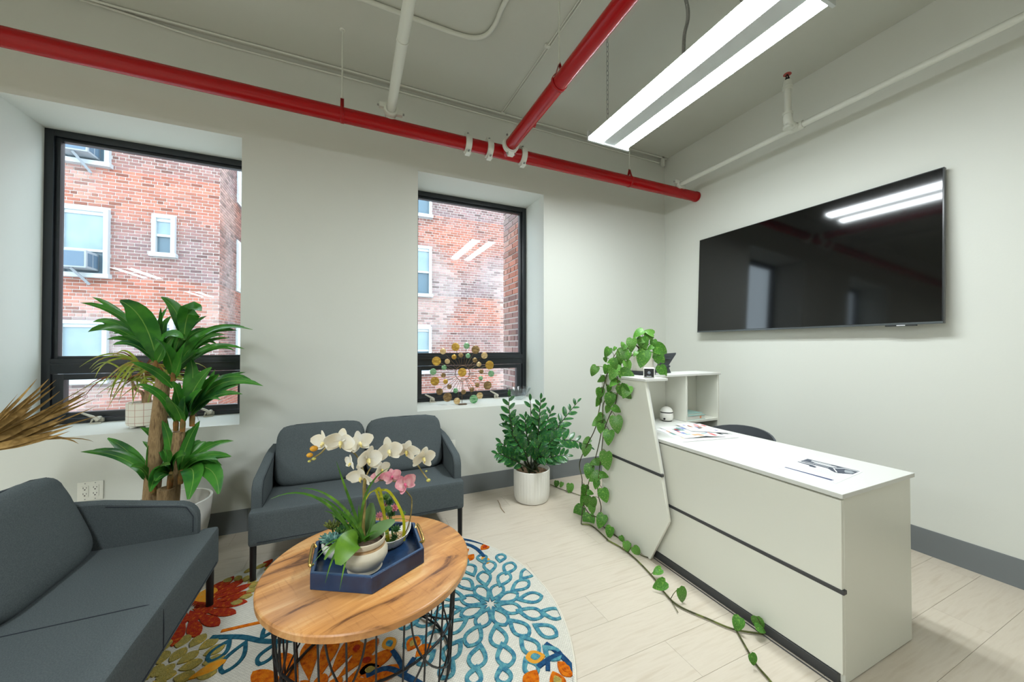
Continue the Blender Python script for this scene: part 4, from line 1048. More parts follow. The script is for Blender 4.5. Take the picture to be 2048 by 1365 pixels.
# ---- corn plant between the sofas
zd = zm(0, 560, 2.7306)
DX, DY = -1.0, 2.86
dp = thing('corn_plant', 'tall corn plant with three bare canes and green strap leaves in white pot', 'plant', (DX, DY, 0))
put('pot', MB().lathe([(0.13, 0.0), (0.15, 0.006), (0.19, 0.2), (0.205, 0.352), (0.205, 0.36), (0.192, 0.36), (0.172, 0.20)], (DX, DY, 0), 48, cap1=False), CERAMIC, dp)
put('soil', MB().lathe([(0.17, 0.20), (0.17, 0.215), (0.02, 0.22)], (DX, DY, 0), 32), SOIL, dp)
def cane(pts, rs):
    P = catmull(pts, 5); n = len(P); rr = [rs[0]+(rs[1]-rs[0])*i/(n-1) for i in range(n)]
    rr = [r*(1+0.04*noise.noise(Vector((i*0.9, r*50, 1)))) for i, r in enumerate(rr)]
    return put('cane', MB().tube(P, rr, 14), BARK, dp)
yc = DY-0.02
cane([U(*zd(815, 1330), 1, yc), U(*zd(850, 930), 1, yc), U(*zd(875, 700), 1, yc), U(*zd(893, 520), 1, yc)], (0.041, 0.034))
cane([U(*zd(932, 1320), 1, yc-0.02), U(*zd(960, 1000), 1, yc), U(*zd(978, 830), 1, yc)], (0.034, 0.029))
cane([U(*zd(905, 1330), 1, yc-0.08), U(*zd(908, 1140), 1, yc-0.10)], (0.038, 0.040))
for (x, y, x2, y2, dy) in ((848, 500, 850, 440, -0.02), (945, 555, 950, 490, -0.03), (960, 825, 962, 745, 0.0), (996, 830, 1000, 745, -0.03), (1048, 800, 1052, 720, -0.01), (838, 1165, 826, 1100, -0.05), (925, 1145, 935, 1050, -0.1), (985, 1115, 990, 1040, -0.08)):
    put('shoot', MB().tube([U(*zd(x, y), 1, yc+dy), U(*zd((x+x2)/2, (y+y2)/2), 1, yc+dy), U(*zd(x2, y2), 1, yc+dy)], [0.013, 0.015, 0.009], 8), SHOOT, dp)
# base, bend, tip on the photograph, width in zoomed pixels, depth shift of tip
DL = [
 (850, 450, 720, 150, 440, 125, 44, -.10), (855, 440, 800, 170, 655, 115, 105, -.14), (850, 430, 640, 190, 480, 285, 46, -.04), (848, 440, 740, 290, 585, 325, 40, .0),
 (850, 450, 740, 310, 615, 355, 38, -.08), (1005, 330, 985, 150, 880, 95, 72, -.06), (1005, 310, 1020, 110, 1095, 170, 88, -.12), (945, 470, 1000, 240, 1130, 197, 26, .05),
 (945, 500, 1080, 200, 1380, 272, 46, -.05), (950, 500, 1060, 230, 1295, 278, 40, .03), (945, 520, 1110, 300, 1335, 378, 30, -.1), (945, 520, 1060, 310, 1255, 318, 30, .0),
 (945, 525, 1050, 280, 1230, 300, 36, -.05), (865, 440, 870, 300, 878, 150, 26, .0), (948, 530, 930, 380, 850, 325, 66, -.16), (950, 540, 985, 440, 1012, 345, 62, -.16),
 (945, 590, 860, 480, 718, 450, 42, -.12), (850, 440, 880, 300, 905, 215, 40, .04), (855, 440, 900, 240, 1000, 320, 64, -.12), (850, 445, 830, 300, 800, 235, 40, .05), (945, 500, 1080, 380, 1085, 395, 40, -.1), (850, 450, 700, 250, 560, 235, 40, .02),
 (945, 480, 930, 330, 990, 270, 46, -.08), (855, 450, 910, 340, 960, 300, 50, -.1),
 (1000, 720, 1080, 560, 1040, 428, 74, -.04), (1000, 740, 1060, 560, 1155, 480, 66, -.12), (1045, 720, 1090, 590, 1197, 517, 54, -.08), (1050, 720, 1180, 480, 1437, 580, 48, -.08),
 (1050, 720, 1160, 520, 1340, 505, 32, .02), (1048, 725, 1170, 590, 1325, 625, 36, -.1), (1048, 730, 1110, 620, 1205, 655, 28, -.12), (998, 760, 980, 640, 945, 555, 62, -.05),
 (998, 780, 970, 690, 915, 640, 70, -.16), (960, 750, 960, 640, 980, 560, 44, .03), (1000, 780, 1010, 690, 1010, 640, 56, -.1), (960, 770, 900, 600, 752, 570, 44, -.14), (1050, 730, 1100, 640, 1175, 490, 36, .03), (1000, 750, 1040, 650, 1100, 600, 60, -.14), (1045, 740, 1200, 560, 1300, 570, 34, -.02),
 (826, 1100, 700, 930, 440, 940, 40, -.04), (826, 1100, 740, 940, 588, 865, 56, .02), (935, 1040, 880, 850, 765, 805, 42, .0), (930, 1060, 860, 930, 778, 882, 34, .02),
 (940, 1040, 940, 880, 885, 768, 48, -.02), (985, 1040, 1010, 880, 1092, 770, 48, .0), (988, 1050, 1100, 880, 1277, 880, 36, .02), (988, 1060, 1080, 920, 1265, 965, 48, -.06),
 (990, 1050, 1190, 960, 1195, 1170, 84, -.14), (985, 1050, 1100, 970, 1030, 1200, 88, -.16), (930, 1060, 850, 1010, 820, 1158, 66, -.16), (826, 1110, 790, 1000, 712, 1022, 44, -.1),
 (826, 1100, 820, 1000, 808, 905, 50, -.02), (935, 1060, 900, 960, 925, 930, 56, -.1), (935, 1050, 960, 940, 1010, 960, 60, -.14), (988, 1050, 1090, 950, 1190, 985, 44, -.12), (826, 1100, 860, 1000, 930, 1010, 50, -.14), (990, 1050, 1050, 920, 1125, 882, 46, .03), (935, 1080, 890, 1040, 850, 1100, 60, -.18), (985, 1060, 1000, 960, 1065, 865, 40, .03)]
rl = random.Random(21)
for (bx, by, mx, my, tx_, ty_, w, dd) in list(DL):        # slimmer leaves between the broad ones
    if w <= 48:
        j = lambda s_: rl.uniform(-s_, s_)
        DL.append((bx, by, mx+j(45), my+j(40)-10, tx_+(bx-tx_)*rl.uniform(0.0, 0.25)+j(40), ty_+j(55), w*0.85, dd+0.06+j(0.05)))
for (bx, by, mx, my, tx_, ty_, w, dd) in DL:
    p0, p1, p2 = U(*zd(bx, by), 1, yc-0.02), U(*zd(mx, my), 1, yc+dd*0.6), U(*zd(tx_, ty_), 1, yc+dd*1.5)
    wd = w/2.7306/FPX*depth(p1)*1.05
    leaf(dp, (p0, p1, p2), wd, lance if w > 50 else strap, DRACL, facing(p1, 0.5, 0.45, rl), 0.28, DRACM, 10)

# ---- spiky plant on the left sill
MARG = leafmat('yellow_green_blade', (178, 184, 70), [(140, 158, 56), (196, 140, 72)], 14, co=(0.35, 0.75), rand=0.2)
MARGR = leafmat('dried_red_blade', (170, 98, 64), [(118, 62, 44), (172, 124, 66)], 14, rand=0.2)
SPX, SPY, SPZ = -1.265, 3.262, SILL+0.0135
mg = thing('spiky_plant', 'small spiky yellow-green plant in white grid pot on the left sill', 'plant', (SPX, SPY, SPZ))
GRID = bpy.data.materials.new('grid_pot'); GRID.use_nodes = True
_nt = GRID.node_tree; _b = _nt.nodes['Principled BSDF']; _b.inputs['Roughness'].default_value = 0.4; L_ = _nt.links.new
_t = nd(_nt, 'ShaderNodeTexCoord'); _s = nd(_nt, 'ShaderNodeSeparateXYZ'); L_(_t.outputs['Object'], _s.inputs[0])
_at = nd(_nt, 'ShaderNodeMath', operation='ARCTAN2'); L_(_s.outputs['Y'], _at.inputs[0]); L_(_s.outputs['X'], _at.inputs[1])
def _line(src, scale, wid, offs):
    a = nd(_nt, 'ShaderNodeMath', operation='MULTIPLY_ADD'); a.inputs[1].default_value = scale; a.inputs[2].default_value = offs; L_(src, a.inputs[0])
    f = nd(_nt, 'ShaderNodeMath', operation='FRACT'); L_(a.outputs[0], f.inputs[0])
    g = nd(_nt, 'ShaderNodeMath', operation='LESS_THAN'); g.inputs[1].default_value = wid; L_(f.outputs[0], g.inputs[0]); return g.outputs[0]
_mxx = nd(_nt, 'ShaderNodeMath', operation='MAXIMUM'); L_(_line(_at.outputs[0], 14/(2*PI), 0.06, 0.0), _mxx.inputs[0]); L_(_line(_s.outputs['Z'], 1/0.042, 0.055, 0.2), _mxx.inputs[1])
_mm = nd(_nt, 'ShaderNodeMix'); _mm.data_type = 'RGBA'; _mm.inputs[6].default_value = (*lin((226, 222, 208)), 1); _mm.inputs[7].default_value = (*lin((178, 132, 112)), 1); L_(_mxx.outputs[0], _mm.inputs[0]); L_(_mm.outputs[2], _b.inputs['Base Color'])
put('pot', MB().lathe([(0.082, 0.012), (0.094, 0.016), (0.098, 0.03), (0.098, 0.16), (0.094, 0.165), (0.088, 0.162), (0.086, 0.14)], (SPX, SPY, SPZ), 40, cap1=False), GRID, mg)
for a in (0.9, 2.2, 3.9, 5.3): put('pot_foot', MB().lathe([(0.017, 0.0), (0.02, 0.014)], (SPX+0.065*math.cos(a), SPY+0.065*math.sin(a), SPZ), 12), CERAMIC, mg)
put('soil', MB().lathe([(0.087, 0.135), (0.087, 0.148), (0.01, 0.152)], (SPX, SPY, SPZ), 24), SOIL, mg)
for (dx, h, lx) in ((0.0, 0.36, -0.02), (-0.02, 0.30, -0.06), (0.02, 0.28, 0.05)):
    put('stem', MB().tube(catmull([(SPX+dx*0.5, SPY, SPZ+0.14), (SPX+dx, SPY, SPZ+0.22), (SPX+dx+lx*0.6, SPY, SPZ+h-0.05), (SPX+dx+lx, SPY, SPZ+h+0.02)], 4), [0.014, 0.013, 0.012, 0.011, 0.011, 0.011, 0.01, 0.01, 0.01, 0.01, 0.009, 0.008, 0.008], 8), BARK, mg)
rl = random.Random(4)
for i in range(58):
    a = rl.uniform(0, 2*PI); k = rl.choice((0, 1, 2)); c = Vector((SPX+(-0.02, -0.08, 0.06)[k], SPY, SPZ+(0.37, 0.31, 0.30)[k]))
    ln = rl.uniform(0.16, 0.34); el = rl.uniform(0.05, 0.22) if i % 3 else rl.uniform(-0.02, 0.08)
    dr = Vector((math.cos(a), math.sin(a)*0.36, 0))
    if dr.y > 0: dr.y *= 0.6
    drop = rl.uniform(0.06, 0.30)
    leaf(mg, (c, c+dr*ln*0.6+Vector((0, 0, el)), c+dr*ln+Vector((0, 0, el-drop))), rl.uniform(0.009, 0.016), grass, MARG if i % 4 else MARGR, facing(c, 0.6, 0.4, rl), 0.2, None, 8)
for (tx_, ty_, mx, my) in ((48, 540, 400, 330), (165, 555, 350, 380), (225, 665, 330, 420), (250, 805, 480, 560), (395, 955, 430, 640), (420, 915, 560, 660), (180, 600, 500, 420)):
    zs = zm(150, 640, 5.686); c = U(*zs(690, 470), 1, SPY-0.02)
    leaf(mg, (c, U(*zs(mx, my-60), 1, SPY-0.05), U(*zs(tx_, ty_), 1, SPY-0.06)), 0.013, grass, MARG, facing(c, 0.5, 0.2, rl), 0.2, None, 8)

# ---- dried palm fan at the left edge, standing in a floor vase
zp = zm(0, 730, 7.583)
PY_ = 2.52
hub = U(*zp(-620, 1330), 1, PY_-0.02)
DRY = leafmat('dried_palm', (162, 130, 76), [(134, 106, 58), (184, 150, 92)], 16, (1, 1, 1), 0.7, 0.22, spec=0.2)
pl = thing('dried_palm_fan', 'brown dried palm fan leaning into view at the left edge', 'dried palm', (hub.x-0.05, PY_, 0))
vx = hub.x-0.06
put('vase', MB().lathe([(0.07, 0.0), (0.10, 0.02), (0.125, 0.16), (0.105, 0.32), (0.06, 0.40), (0.07, 0.43), (0.062, 0.43), (0.05, 0.40)], (vx, PY_, 0), 32, cap1=False), CERAMIC, pl)
put('stalk', MB().tube(catmull([(vx, PY_, 0.02), (vx, PY_, 0.45), (vx+0.015, PY_, 0.65), hub], 5), 0.008, 8), DRY, pl)
rl = random.Random(9)
PT = [(270, 440, 0), (350, 610, 1), (560, 215, 2), (740, 215, 3), (850, 230, 2), (835, 330, 3), (905, 405, 3), (1270, 355, 1), (1330, 390, 4), (1320, 440, 4), (1340, 490, 3), (1440, 520, 3), (1465, 625, 1), (1490, 775, 2), (1190, 1200, 2), (1100, 935, 4), (1420, 1170, 0), (1050, 1010, 3), (960, 560, 3), (700, 560, 4), (480, 640, 4), (900, 900, 4), (800, 1000, 4), (620, 1100, 4), (300, 700, 4), (150, 740, 3), (450, 480, 2), (1000, 760, 4), (1180, 620, 4), (880, 640, 4), (560, 760, 4), (700, 860, 4), (400, 900, 4), (980, 860, 3)]
for i, (x, y, k) in enumerate(PT):
    tip = U(*zp(x, y), 1, PY_+rl.uniform(-0.10, 0.14))
    if (x, y) == (1190, 1200): mid = U(*zp(880, 960), 1, PY_)
    elif (x, y) == (1420, 1170): mid = U(*zp(1100, 1010), 1, PY_)
    else:
        mid = hub.lerp(tip, 0.55)+Vector((0, rl.uniform(-0.03, 0.03), -0.03+rl.uniform(-0.015, 0.02)))
    leaf(pl, (hub+Vector((rl.uniform(-0.01, 0.01), rl.uniform(-0.02, 0.02), rl.uniform(-0.01, 0.01))), mid, tip), (0.010, 0.014, 0.02, 0.026, 0.036)[k], lambda t: (0.25+1.5*t if t < 0.5 else 1)*(1-max(0, t-0.35)**1.1*1.5)+0.02 if t < 0.98 else 0.03, DRY, facing(mid, 0.1, 0.35, rl), 0.5, None, 10, 'frond_blade')

# ---- leafy plant in the ribbed pot
ZX, ZY = 1.405, 2.775
ZZL = leafmat('zz_leaflet', (54, 116, 58), [(40, 98, 56), (92, 158, 54)], 5, rough=0.25, rand=0.25, spec=0.6)
ZZS = leafmat('zz_stem', (66, 84, 50), [(48, 58, 40)], 20)
zz = thing('zz_plant', 'glossy dark green zz plant in a white ribbed pot on the floor', 'plant', (ZX, ZY, 0))
put('pot', MB().lathe([(0.125, 0.0), (0.137, 0.006), (0.146, 0.03), (0.15, 0.08), (0.152, 0.245), (0.152, 0.262), (0.146, 0.264), (0.142, 0.23)], (ZX, ZY, 0), 144, cap1=False, fn=lambda a, z: 1+(0.008*math.cos(36*a) if 0.02 < z < 0.25 else 0)), CERAMIC, zz)
put('soil', MB().lathe([(0.143, 0.21), (0.143, 0.228), (0.02, 0.235)], (ZX, ZY, 0), 24), mat('pebble_soil', (150, 120, 90), 0.95, var=[(96, 74, 54)], vscale=60, bump=0.5), zz)
zq = zm(960, 760, 3.793)
q = blade(MB(), bez((0, 0, 0), (0, 0.5, 0.06), (0, 1, 0), 8), 0.44, lambda t: math.sin(PI*min(1, t*0.96+0.02))**0.65+0.01, (0, 0, 1), 0.18, 0.02)
_tmp = put('leaflet', q, ZZL, zz, smooth=60, local=True); ZLM = _tmp.data; bpy.data.objects.remove(_tmp)
rl = random.Random(12)
nleaf = 0
STEMS = [(380, 690, 200, 400, 222, 115, -.02, 17), (395, 690, 395, 420, 380, 135, .05, 11), (400, 690, 440, 400, 462, 135, -.04, 19), (420, 690, 520, 420, 750, 160, .02, 21), (410, 690, 470, 400, 545, 228, .06, 15), (390, 690, 330, 430, 345, 278, -.08, 15), (380, 690, 250, 430, 258, 280, .04, 15), (370, 690, 260, 560, 150, 470, .0, 13), (370, 690, 240, 590, 124, 556, -.1, 15), (430, 690, 540, 330, 850, 520, -.08, 19), (430, 690, 520, 560, 665, 575, -.14, 15), (420, 690, 470, 500, 590, 430, -.16, 15), (410, 690, 430, 520, 470, 470, -.2, 13), (380, 690, 300, 520, 175, 300, .08, 17), (400, 690, 360, 520, 300, 520, -.2, 13), (400, 690, 420, 540, 510, 600, -.22, 11), (390, 690, 300, 480, 230, 400, -.15, 13), (420, 690, 500, 450, 600, 340, .1, 15)]
for (bx, by, mx, my, tx_, ty_, dd, nl) in STEMS:
    base = Vector((ZX+rl.uniform(-0.06, 0.06), ZY+rl.uniform(-0.05, 0.06), 0.225))
    ymin = WA-0.06
    tip = U(*zq(tx_, ty_), 1, min(ymin, ZY+dd)); mid = U(*zq(mx, my), 1, min(ymin, ZY+dd*0.6))
    P = bez(base, mid, tip, 24)
    st = put('stem', MB().tube(P, [0.008-0.0055*i/24 for i in range(25)], 6), ZZS, zz)
    nl = int(nl*0.8)
    for i in range(nl):
        t = 0.30+0.70*(i+0.5)/nl; k = min(23, int(t*24)); p = P[k].lerp(P[k+1], t*24-k); d = (P[k+1]-P[k]).normalized()
        sd = d.cross(facing(p, 0.2, 0.2, rl)).normalized()*(1 if i % 2 else -1)
        ax = (d*0.75+sd*0.85+Vector((0, 0, 0.1))).normalized() if i < nl-1 else d
        L = (0.108-0.034*abs(t-0.55)/0.45)*(0.7+0.3*math.sin(PI*t))*rl.uniform(0.9, 1.15)
        f = facing(p, 0.5, 0.5, rl); xx = ax.cross(f).normalized(); zz_ = xx.cross(ax).normalized()
        o = bpy.data.objects.new('leaflet', ZLM); COL.objects.link(o); o.parent = zz
        Mx = Matrix((xx*L, ax*L, zz_*L)).transposed().to_4x4(); Mx.translation = p-ROOT[zz.name]
        if (p+ax*L).y > WA-0.005: Mx.translation.y -= 0.05
        o.matrix_local = Mx; nleaf += 1

# ---- trailing vine on the desk
PVG = leafmat('pothos_leaf', (98, 160, 56), [(72, 134, 48), (128, 182, 74)], 9, rand=0.22, rough=0.35)
PVY = leafmat('variegated_pothos_leaf', (98, 160, 62), [(80, 144, 52), (214, 218, 150)], 26, rand=0.12, rough=0.35, co=(0.45, 0.68))
PVS = leafmat('vine_stem', (92, 96, 52), [(66, 66, 40), (120, 130, 60)], 12, rough=0.6)
PX_, PY2, PZ2 = 1.93, 2.045, 1.0905
pv = thing('trailing_pothos', 'trailing pothos in a birch-patterned pot, vines hanging down the desk and across the floor', 'plant', (PX_, PY2, PZ2))
BIRCH = mat('birch_pattern', (232, 228, 214), 0.5, var=[(226, 220, 204), (150, 132, 104)], vscale=18, stretch=(1.5, 1.5, 0.5), contrast=(0.5, 0.72), detail=6)
put('pot', MB().lathe([(0.068, 0.026), (0.078, 0.028), (0.083, 0.155), (0.079, 0.157), (0.076, 0.13)], (PX_, PY2, PZ2), 36, cap1=False), BIRCH, pv)
put('saucer', MB().lathe([(0.088, 0.0), (0.094, 0.004), (0.096, 0.026), (0.09, 0.026), (0.088, 0.01)], (PX_, PY2, PZ2), 36), STAND, pv)
put('soil', MB().lathe([(0.077, 0.12), (0.077, 0.14), (0.01, 0.145)], (PX_, PY2, PZ2), 24), SOIL, pv)
heart = lambda t: (math.sin(PI*(t*0.985+0.015)**0.52)**0.75 if t < 0.995 else 0.0)+0.004
q = blade(MB(), [(0, -0.08+1.08*i/10, 0.10*math.sin(PI*i/10)-0.03*(i/10)**2) for i in range(11)], 0.82, heart, (0, 0, 1), 0.22, 0.012)
# notch the leaf base into a heart
for v in q.v:
    if abs(v.x) > 0.06 and v.y < 0.15: v.y -= 0.14*min(1, abs(v.x)/0.3)*(0.15-v.y)/0.23
_tmp = put('leaf', q, PVG, pv, smooth=60, local=True); HLM = _tmp.data; bpy.data.objects.remove(_tmp)
HLV = HLM.copy(); HLV.materials.clear(); HLV.materials.append(PVY)
rl = random.Random(31)
stems = MB()
VX = 1.625
def at_plane(px, py, ax, v): return U(px, py, ax, v)
def hleaf(px, py, lpx, ang, ax, v, var=None, jit=0.45, lift=0.0, node=None):
    c = U(px, py, ax, v)+Vector((0, 0, lift)); L = lpx/FPX*depth(c)*1.12
    a = R(ang); d = (_r*math.cos(a)-_u*math.sin(a)).normalized()
    f = facing(c, 0.25, jit, rl)
    d = (d+f*rl.uniform(-0.25, 0.25)).normalized()
    f = (f-d*f.dot(d)).normalized(); xx = d.cross(f).normalized()
    if var is None: var = rl.random() < 0.35
    o = bpy.data.objects.new('leaf', HLV if var else HLM); COL.objects.link(o); o.parent = pv
    Mx = Matrix((xx*L, d*L, f*L)).transposed().to_4x4(); Mx.translation = c-d*L*0.5-ROOT[pv.name]
    o.matrix_local = Mx
    b0 = c-d*L*0.52
    if node is not None: stem_to(b0, node)
    return b0
def stem_to(b0, node, r=0.0018):
    put('leaf_stalk', MB().tube(bez(b0, (b0+node)/2+Vector((0, 0, 0.02)), node, 6), r, 5), PVS, pv)
def vine(pts, r=0.0035):
    P = catmull(pts, 5); put('vine', MB().tube(P, r, 6), PVS, pv); return P
crown = Vector((PX_, PY2, PZ2+0.145))
z8 = zm(1160, 640, 8.53); z7 = zm(1100, 860, 2.695)
over = [crown, crown+Vector((-0.06, -0.02, 0.06)), crown+Vector((-0.16, 0.0, 0.03)), crown+Vector((-0.24, 0.04, -0.06))]
V1 = vine(over+[U(*zq(945, 20), 0, VX), U(*zq(900, 250), 0, VX), U(*zq(870, 380), 0, VX), U(*zq(800, 520), 0, VX-0.02), U(*zq(755, 640), 0, VX-0.04), U(*zq(775, 760), 0, VX-0.02), U(*zq(770, 900), 0, VX), U(*zq(830, 1020), 0, VX), U(*zq(912, 1045), 0, VX)])
over2 = [crown, crown+Vector((-0.05, -0.06, 0.05)), crown+Vector((-0.15, -0.08, 0.0)), crown+Vector((-0.26, -0.03, -0.07))]
V2 = vine(over2+[U(*zq(1045, 10), 0, VX+0.015), U(*zq(1030, 170), 0, VX+0.015), U(*zq(975, 290), 0, VX), U(*zq(940, 400), 0, VX), U(*zq(920, 560), 0, VX), U(*zq(905, 700), 0, VX), U(*zq(893, 850), 0, VX), U(*zq(918, 960), 0, VX), U(*zq(910, 1040), 0, VX)])
over3 = [crown, crown+Vector((-0.07, 0.0, 0.07)), crown+Vector((-0.2, 0.03, 0.02))]
V3 = vine(over3+[U(*zq(955, 0), 0, VX), U(*zq(980, 90), 0, VX+0.02), U(*zq(935, 190), 0, VX), U(*zq(930, 330), 0, VX), U(*zq(895, 520), 0, VX), U(*zq(830, 760), 0, VX), U(*zq(780, 980), 0, VX-0.04), U(*zq(768, 1095), 2, 0.008)])
FZ = 0.008
VF = vine([U(*zq(768, 1095), 2, FZ), U(*zq(850, 1110), 2, FZ), U(*zq(965, 1210), 2, FZ), U(*z7(310, 595), 2, FZ), U(*z7(390, 640), 2, FZ), U(*z7(470, 705), 2, FZ), U(*z7(560, 800), 2, FZ), U(*z7(610, 870), 2, FZ), U(*z7(660, 925), 2, FZ), U(*z7(720, 965), 2, FZ), U(*z7(850, 1020), 2, FZ), U(*z7(985, 1075), 2, FZ), U(*z7(1150, 1103), 2, FZ)], 0.0042)
VF2 = vine([U(*zq(912, 1045), 0, VX), U(*zq(930, 1110), 2, 0.012), U(*zq(1070, 1215), 2, FZ), U(*z7(480, 670), 2, FZ), U(*z7(530, 690), 2, FZ)], 0.003)
VF3 = vine([U(*z7(1005, 1082), 2, FZ), U(*z7(1060, 1180), 2, FZ), U(*z7(1110, 1265), 2, FZ), U(*z7(1195, 1365), 2, FZ), U(*z7(1240, 1440), 2, FZ)], 0.0042)
VF4 = vine([U(*zq(780, 885), 2, FZ), U(*zq(690, 855), 2, FZ), U(*zq(600, 825), 2, FZ), U(*zq(535, 795), 2, FZ)], 0.003)
vine([U(*z7(640, 900), 2, FZ), U(*z7(690, 985), 2, FZ)], 0.002)
ALLV = V1+V2+V3
def near(p, L): return min(L, key=lambda v: (v-p).length)
for (x, y, l, a) in [(1105, 100, 88, 115), (985, 165, 95, 100), (910, 105, 66, 100), (890, 175, 60, 115), (1038, 350, 110, 82), (977, 447, 95, 92), (890, 325, 90, 145), (915, 375, 66, 95), (965, 230, 50, 100), (1040, 228, 62, 35), (805, 540, 85, 105), (805, 468, 56, 150), (965, 625, 118, 85), (870, 635, 80, 160), (825, 705, 90, 100), (865, 745, 85, 150), (945, 730, 62, 15), (790, 845, 70, 100), (946, 885, 92, 72), (785, 920, 80, 115), (815, 930, 72, 95), (742, 1008, 92, 132), (860, 935, 70, 70), (825, 1090, 105, 92), (917, 1082, 92, 110), (840, 860, 44, 20), (850, 985, 66, 80), (905, 290, 60, 130), (880, 800, 60, 100)]:
    p = U(*zq(x, y), 0, VX); b0 = hleaf(*zq(x, y), l/3.793, a, 0, VX-0.015)
    nn = near(b0, ALLV)
    if (nn-b0).length < 0.12: stem_to(b0, nn)
for (x, y, l, a) in [(715, 430, 75, 110), (590, 505, 70, 120), (460, 570, 150, 115), (440, 690, 80, 80), (710, 650, 230, 108), (880, 450, 200, 95), (1085, 430, 215, 82), (1065, 685, 260, 105), (1385, 515, 230, 25), (1365, 650, 210, 50), (1420, 890, 190, 65), (560, 915, 240, 112), (805, 810, 170, 80), (820, 935, 230, 22), (350, 1022, 125, 140), (235, 885, 165, 118), (440, 860, 140, 100), (335, 1275, 165, 95), (790, 1245, 250, 52), (520, 1350, 160, 120), (485, 1190, 105, 100), (570, 1090, 160, 140), (530, 720, 130, 165), (985, 255, 180, 150), (1165, 215, 145, 200), (1185, 290, 155, 10), (1250, 420, 130, 95), (820, 640, 130, 100), (590, 770, 160, 70), (1190, 490, 95, 150), (1010, 380, 120, 160), (660, 760, 120, 60), (750, 480, 90, 130), (940, 590, 90, 120), (1330, 700, 120, 70)]:
    px, py = z8(x, y)
    if x < 640 or y > 1000: ax, v = 0, VX
    elif x < 860: ax, v = 0, 1.70
    else: ax, v = 1, PY2-0.10
    b0 = hleaf(px, py, l/8.53, a, ax, v)
    nd_ = near(b0, ALLV) if x < 860 else crown
    stem_to(b0, nd_ if (nd_-b0).length < 0.2 else crown)
for (x, y, l, a) in [(985, 1165, 80, 105), (1080, 1212, 44, 60), (1122, 1272, 60, 110), (680, 832, 64, 95), (580, 795, 44, 95), (615, 800, 36, 110)]:
    hleaf(*zq(x, y), l/3.793, a, 2, 0.03, node=near(U(*zq(x, y), 2, 0.01), VF+VF4+VF2))
for (x, y, l, a) in [(415, 635, 46, 80), (468, 655, 50, 50), (575, 767, 46, 150), (585, 838, 66, 150), (707, 897, 70, 75), (1012, 1053, 66, 110), (1128, 1045, 66, 70), (1138, 1080, 54, 20), (1092, 1243, 54, 75)]:
    hleaf(*z7(x, y), l/2.695, a, 2, 0.035, node=near(U(*z7(x, y), 2, 0.01), VF+VF3))

# ---- twig on the floor
tag(put('fallen_twig', MB().tube(catmull([U(*zq(135, 915), 2, 0.003), U(*zq(150, 945), 2, 0.008), U(*zq(160, 975), 2, 0.004), U(*zq(187, 1010), 2, 0.0025)], 4), 0.002, 5), BARK), 'thin dry twig lying on the floor beside the ribbed pot', 'twig')

# ================================================================== TRAY ON THE COFFEE TABLE
NAVY = mat('navy_lacquer', (28, 54, 88), 0.22, spec=0.55, var=[(34, 62, 98), (22, 42, 72)], vscale=8, bump=0.03, bscale=60)
NAVYR = mat('worn_navy_edge', (56, 84, 118), 0.4, var=[(40, 66, 100), (150, 170, 190)], vscale=40, contrast=(0.5, 0.78))
BRASS = mat('brass', (206, 172, 96), 0.25, metal=1.0)
HC = Vector((0.069, 1.565, 0)); HR = 0.226
ty0 = TZ+0.0005
tr = thing('serving_tray', 'navy hexagonal tray with brass handles on the round coffee table', 'tray', (HC.x, HC.y, TZ))
def hexp(r): return [Vector((HC.x+r*math.cos(R(30+60*i)), HC.y+r*math.sin(R(30+60*i)), 0)) for i in range(6)]
ho, hi = hexp(HR), hexp(HR-0.016)
put('tray_floor', MB().prism([(p.x, p.y) for p in hexp(HR-0.008)], 2, ty0, ty0+0.012), NAVY, tr, smooth=0)
for i in range(6):
    a, c, d, e = ho[i], ho[(i+1) % 6], hi[(i+1) % 6], hi[i]
    w = put('tray_wall', MB().prism([(p.x, p.y) for p in (a, c, d, e)], 2, ty0, TZ+0.058), NAVY, tr, bevel=0.0015, bseg=1)
    put('worn_rim', MB().prism([(p.x, p.y) for p in (a.lerp(e, 0.2), c.lerp(d, 0.2), d.lerp(c, 0.2), e.lerp(a, 0.2))], 2, TZ+0.058, TZ+0.0586), NAVYR, w, smooth=0)
for s in (-1, 1):
    x = HC.x+s*(HR*math.cos(R(30))+0.0)
    put('handle', MB().tube(catmull([(x-s*0.006, HC.y-0.062, TZ+0.056), (x+s*0.006, HC.y-0.066, TZ+0.066), (x+s*0.006, HC.y+0.066, TZ+0.066), (x-s*0.006, HC.y+0.062, TZ+0.056)], 6), 0.0055, 8), BRASS, tr)
TF = ty0+0.0125
zt = zm(610, 980, 6.2036); zo = zm(600, 840, 7.186); z1 = zm(480, 800, 3.25)

# ---- orchid
OX, OY = 0.052, 1.492
oc_ = thing('potted_orchid', 'white orchid with long grassy leaves in a cream stoneware pot on the tray', 'plant', (OX, OY, TF))
STONE = mat('cream_stoneware', (222, 212, 190), 0.45, var=[(214, 202, 176), (178, 150, 112)], vscale=14, stretch=(1, 1, 2.5), contrast=(0.5, 0.85), bump=0.04, bscale=40)
TANB = mat('tan_glaze_band', (186, 154, 110), 0.5, var=[(160, 124, 82)], vscale=40, stretch=(1, 1, 6))
put('pot', MB().lathe([(0.055, 0.0), (0.062, 0.003), (0.060, 0.014), (0.070, 0.026), (0.081, 0.048), (0.081, 0.066), (0.072, 0.084)], (OX, OY, TF), 48, cap1=False), STONE, oc_)
put('glaze_band', MB().lathe([(0.072, 0.084), (0.069, 0.089), (0.070, 0.095)], (OX, OY, TF), 48, cap0=False, cap1=False), TANB, oc_)
